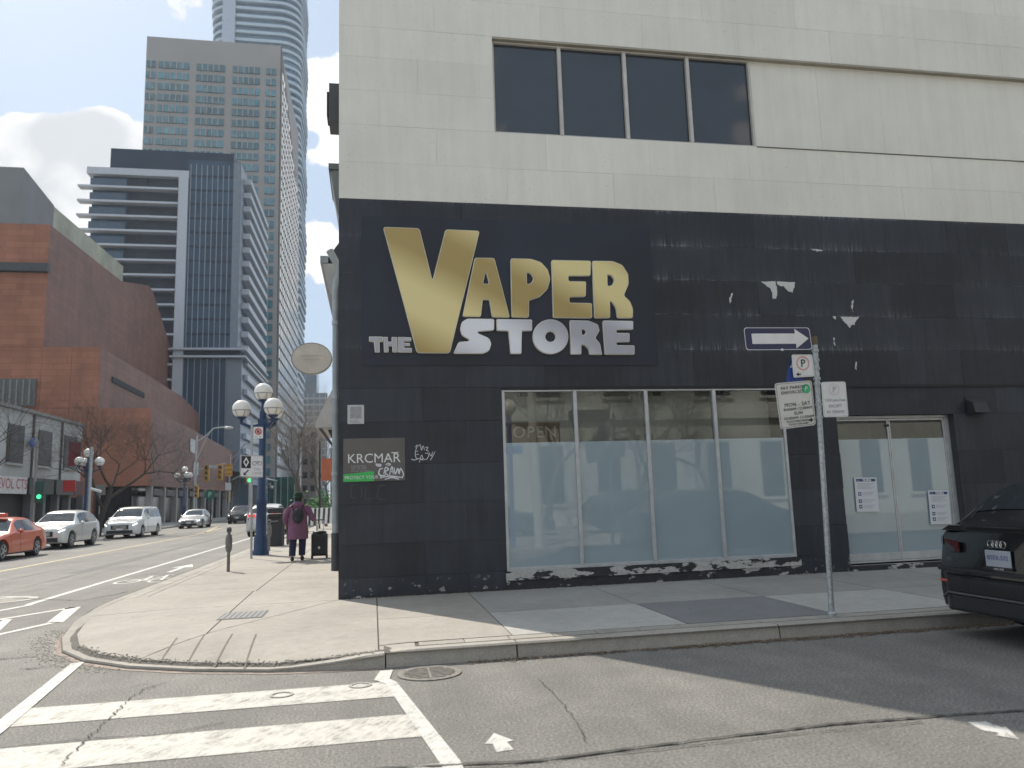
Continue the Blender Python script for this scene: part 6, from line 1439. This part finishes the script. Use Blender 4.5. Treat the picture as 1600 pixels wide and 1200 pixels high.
MB().lathe((0, .03, 1.615), [(.15, -.0), (.155, .015), (.118, .03), (.115, .10), (.08, .145), (.01, .155)], 20).build('hat', M('dark_green_hat', (.015, .045, .025), .9), pp, smooth=True)
def hand(cx, cy, cz, sx, grip):
    vs = [(cx, cy, cz, .030), (cx+.01*sx, cy+.01, cz-.05, .034), (cx+.01*sx, cy+.01, cz-.075, .03)]; es = [(0, 1), (1, 2)]; b = 2
    for k in range(4):
        ox = (k-1.5)*.019; L_ = (.055, .066, .062, .05)[k]; i = len(vs)
        vs += [(cx+.01*sx, cy+.01+ox, cz-.085, .011), (cx+(.01+.012*grip)*sx, cy+.01+ox, cz-.085-L_*.55, .0095), (cx+(.01-.02*grip)*sx, cy+.01+ox, cz-.085-L_*(.9 if grip < .5 else .6), .0085)]
        es += [(b, i), (i, i+1), (i+1, i+2)]
    i = len(vs); vs += [(cx-.005*sx, cy+.045, cz-.05, .012), (cx-.012*sx, cy+.058, cz-.085, .010)]; es += [(1, i), (i, i+1)]
    return skin('hand', vs, es, SKIN, pp, 1)
hand(-.30, .06, .94, -1, .4); hand(.44, -.02, 1.00, 1, 1.)
pp.rotation_euler.z = 0
bk_ = thing('backpack', (-1.93, 20.62, 1.25), 'small dark grey backpack worn over the plum coat', 'backpack')
BG = M('backpack_fabric', (.028, .028, .034), .8, 0, .2, 20)
MB().sphere((-1.91, 20.60, 1.29), .155, 16, 12, (.95, .55, 1.25)).build('pack', BG, bk_, smooth=True); MB().sphere((-1.91, 20.53, 1.20), .10, 12, 8, (.9, .45, .8)).build('pocket', BG, bk_, smooth=True)
for sx in (-1, 1): MB().tube([(-1.93+sx*.09, 20.66, 1.42), (-1.93+sx*.15, 20.70, 1.55), (-1.93+sx*.15, 20.84, 1.585), (-1.93+sx*.15, 20.97, 1.5)], .016, 6).build('strap', BG, bk_)
sc2 = thing('suitcase', (-1.40, 21.7, .15), 'black upright wheeled suitcase with raised handle and small white logo', 'suitcase')
SCM = M('suitcase_shell', (.014, .014, .016), .5, 0, .2, 20)
MB().box((-1.62, 21.2, .22), (-1.20, 21.46, .80)).build('shell', SCM, sc2, bevel=.03)
MB().box((-1.60, 21.15, .26), (-1.22, 21.199, .62)).build('front_pocket', SCM, sc2, bevel=.015)
for xx in (-1.50, -1.32): cyl('handle_bar', (xx, 21.43, .80), (xx, 21.43, 1.16), .010, ALU, sc2)
MB().tube([(-1.52, 21.43, 1.16), (-1.30, 21.43, 1.16)], .016, 8).build('grip', DARK, sc2)
for xx in (-1.60, -1.22):
    MB().lathe((xx-.02, 21.24, .185), [(.035, 0), (.035, .04)], 14, 'x').build('wheel', RUB, sc2); MB().lathe((xx-.02, 21.42, .185), [(.035, 0), (.035, .04)], 14, 'x').build('wheel', RUB, sc2); MB().box((xx-.025, 21.2, .19), (xx+.025, 21.45, .23)).build('wheel_mount', SCM, sc2)
lg = MB(); lg.prism([(-1.41, 21.146, .40), (-1.375, 21.146, .44), (-1.41, 21.146, .48), (-1.445, 21.146, .44)], (0, 0, 0), (0, -.003, 0)); lg.build('logo', SIGNW, sc2)
MB().sphere((-1.41, 21.33, .83), .1, 12, 8, (1.9, .9, .5)).build('soft_top', SCM, sc2, smooth=True)

# ================================================================== ACROSS THE STREET (seen in the glass)
ob = thing('stone_building', (12, -13, 0), 'sunlit cream stone building across the street, seen only in glass', 'building')
ST = M('cream_stone', (.56, .57, .52), .8, 0, .1, .6)
MB().box((-2.5, -26, .1), (44, -13, 15)).build('wall', ST, ob); MB().box((-2.8, -13.0, 14.9), (44.2, -12.5, 15.5)).build('cornice', ST, ob); MB().box((-2.6, -13.0, 5.4), (44.1, -12.7, 5.75)).build('cornice', ST, ob); MB().box((-2.6, -13.0, 10.0), (44.1, -12.8, 10.2)).build('string_course', ST, ob)
for i in range(15):
    for (z0, hh) in ((1.2, 2.9), (6.6, 2.3), (10.9, 2.3)):
        f = MB().box((-.8+i*3, -13.0, z0), (.4+i*3, -12.93, z0+hh)).build('window', SHOPG, ob)
        MB().box((-.95+i*3, -12.99, z0-.15), (.55+i*3, -12.85, z0)).build('sill', ST, ob)
lp2 = thing('utility_lamp_pole', (4.7, 1.9, .1), 'thick pale steel lamp pole on the near sidewalk, reflected in first pane', 'lamp pole')
MB().tube([(4.9, 1.7, .1), (4.7, 1.7, 9)], [.16, .11], 14).build('pole', M('pale_pole', (.52, .52, .47), .6), lp2, smooth=True)
MB().tube([(4.7, 1.7, 8.7), (4.6, 3.4, 9.3)], .05, 8).build('arm', GALV, lp2)
np_ = thing('street_name_post', (4.1, 1.6, .1), 'blue post with street name blade and arrow, reflected in first pane', 'sign post')
cyl('pole', (4.1, 1.6, .1), (4.1, 1.6, 4.1), .07, M('post_blue', (.03, .08, .30), .4), np_); MB().box((3.6, 1.5, 2.9), (4.5, 1.53, 3.15)).build('name_blade', M('blade_blue', (.02, .15, .45), .4), np_); MB().sphere((4.1, 1.6, 4.35), .25, 14, 10).build('globe', GLOBE, np_, smooth=True); MB().prism([(3.5, 1.6, 3.55), (4.2, 1.6, 3.55), (4.2, 1.6, 3.45), (4.5, 1.6, 3.65), (4.2, 1.6, 3.85), (4.2, 1.6, 3.75), (3.5, 1.6, 3.75)], (0, 0, 0), (0, .02, 0)).build('arrow_plate', SIGNW, np_)
for (x_, y_, h_, s_, l) in ((7.5, -8.5, 8.5, 31, 'bare tree across the street, reflected in the second pane'), (11.5, -8.5, 8, 32, 'bare tree across the street, reflected in the third pane'), (15.5, -8.5, 8.5, 33, 'bare tree across the street, reflected in rightmost pane')):
    tree((x_, y_, .1), h_, s_, l, .55, BARK, DB, 6, .20, .33)
c = car('dark_parked_car', 'dark car across the street reflected low in first pane', 'car', SED, paint('slate_paint', (.10, .13, .17)), 4.65, lit=False, grille=False, ws=(4.1, 4.95), rs=(7.1, 7.9), side=((4.75, 5.65), (5.75, 7.1))); place(c, 4.6, -5.4, pi/2); c[0].location.z = .1
c = car('dark_parked_car', 'dark suv across the street reflected behind the second pane', 'suv', SUV, paint('black_paint', (.015, .016, .02)), 4.62, wr=.36, hw=.93, lit=False, grille=False, ws=(4.1, 4.95), rs=(8.05, 8.9), side=((4.75, 5.7), (5.8, 7.9))); place(c, 10.6, -5.4, pi/2); c[0].location.z = .1
hp = lowbuild('dark_tower_across', 46, 70, -40, -15, 40, (.12, .12, .13), 'dark office tower across the street outside the frame', 6, 10)

# ================================================================== THIN CITY HAZE
hz = MB().box((-160, -60, -1), (90, 430, 215)).build('haze', None)
hm = bpy.data.materials.new('thin_haze'); hm.use_nodes = True; t = hm.node_tree; t.nodes.clear()
v = t.nodes.new('ShaderNodeVolumePrincipled'); v.inputs['Color'].default_value = (.86, .92, 1, 1); v.inputs['Density'].default_value = .00028; v.inputs['Anisotropy'].default_value = .3
t.links.new(v.outputs[0], t.nodes.new('ShaderNodeOutputMaterial').inputs['Volume']); hz.data.materials.append(hm); hz['kind'] = 'stuff'
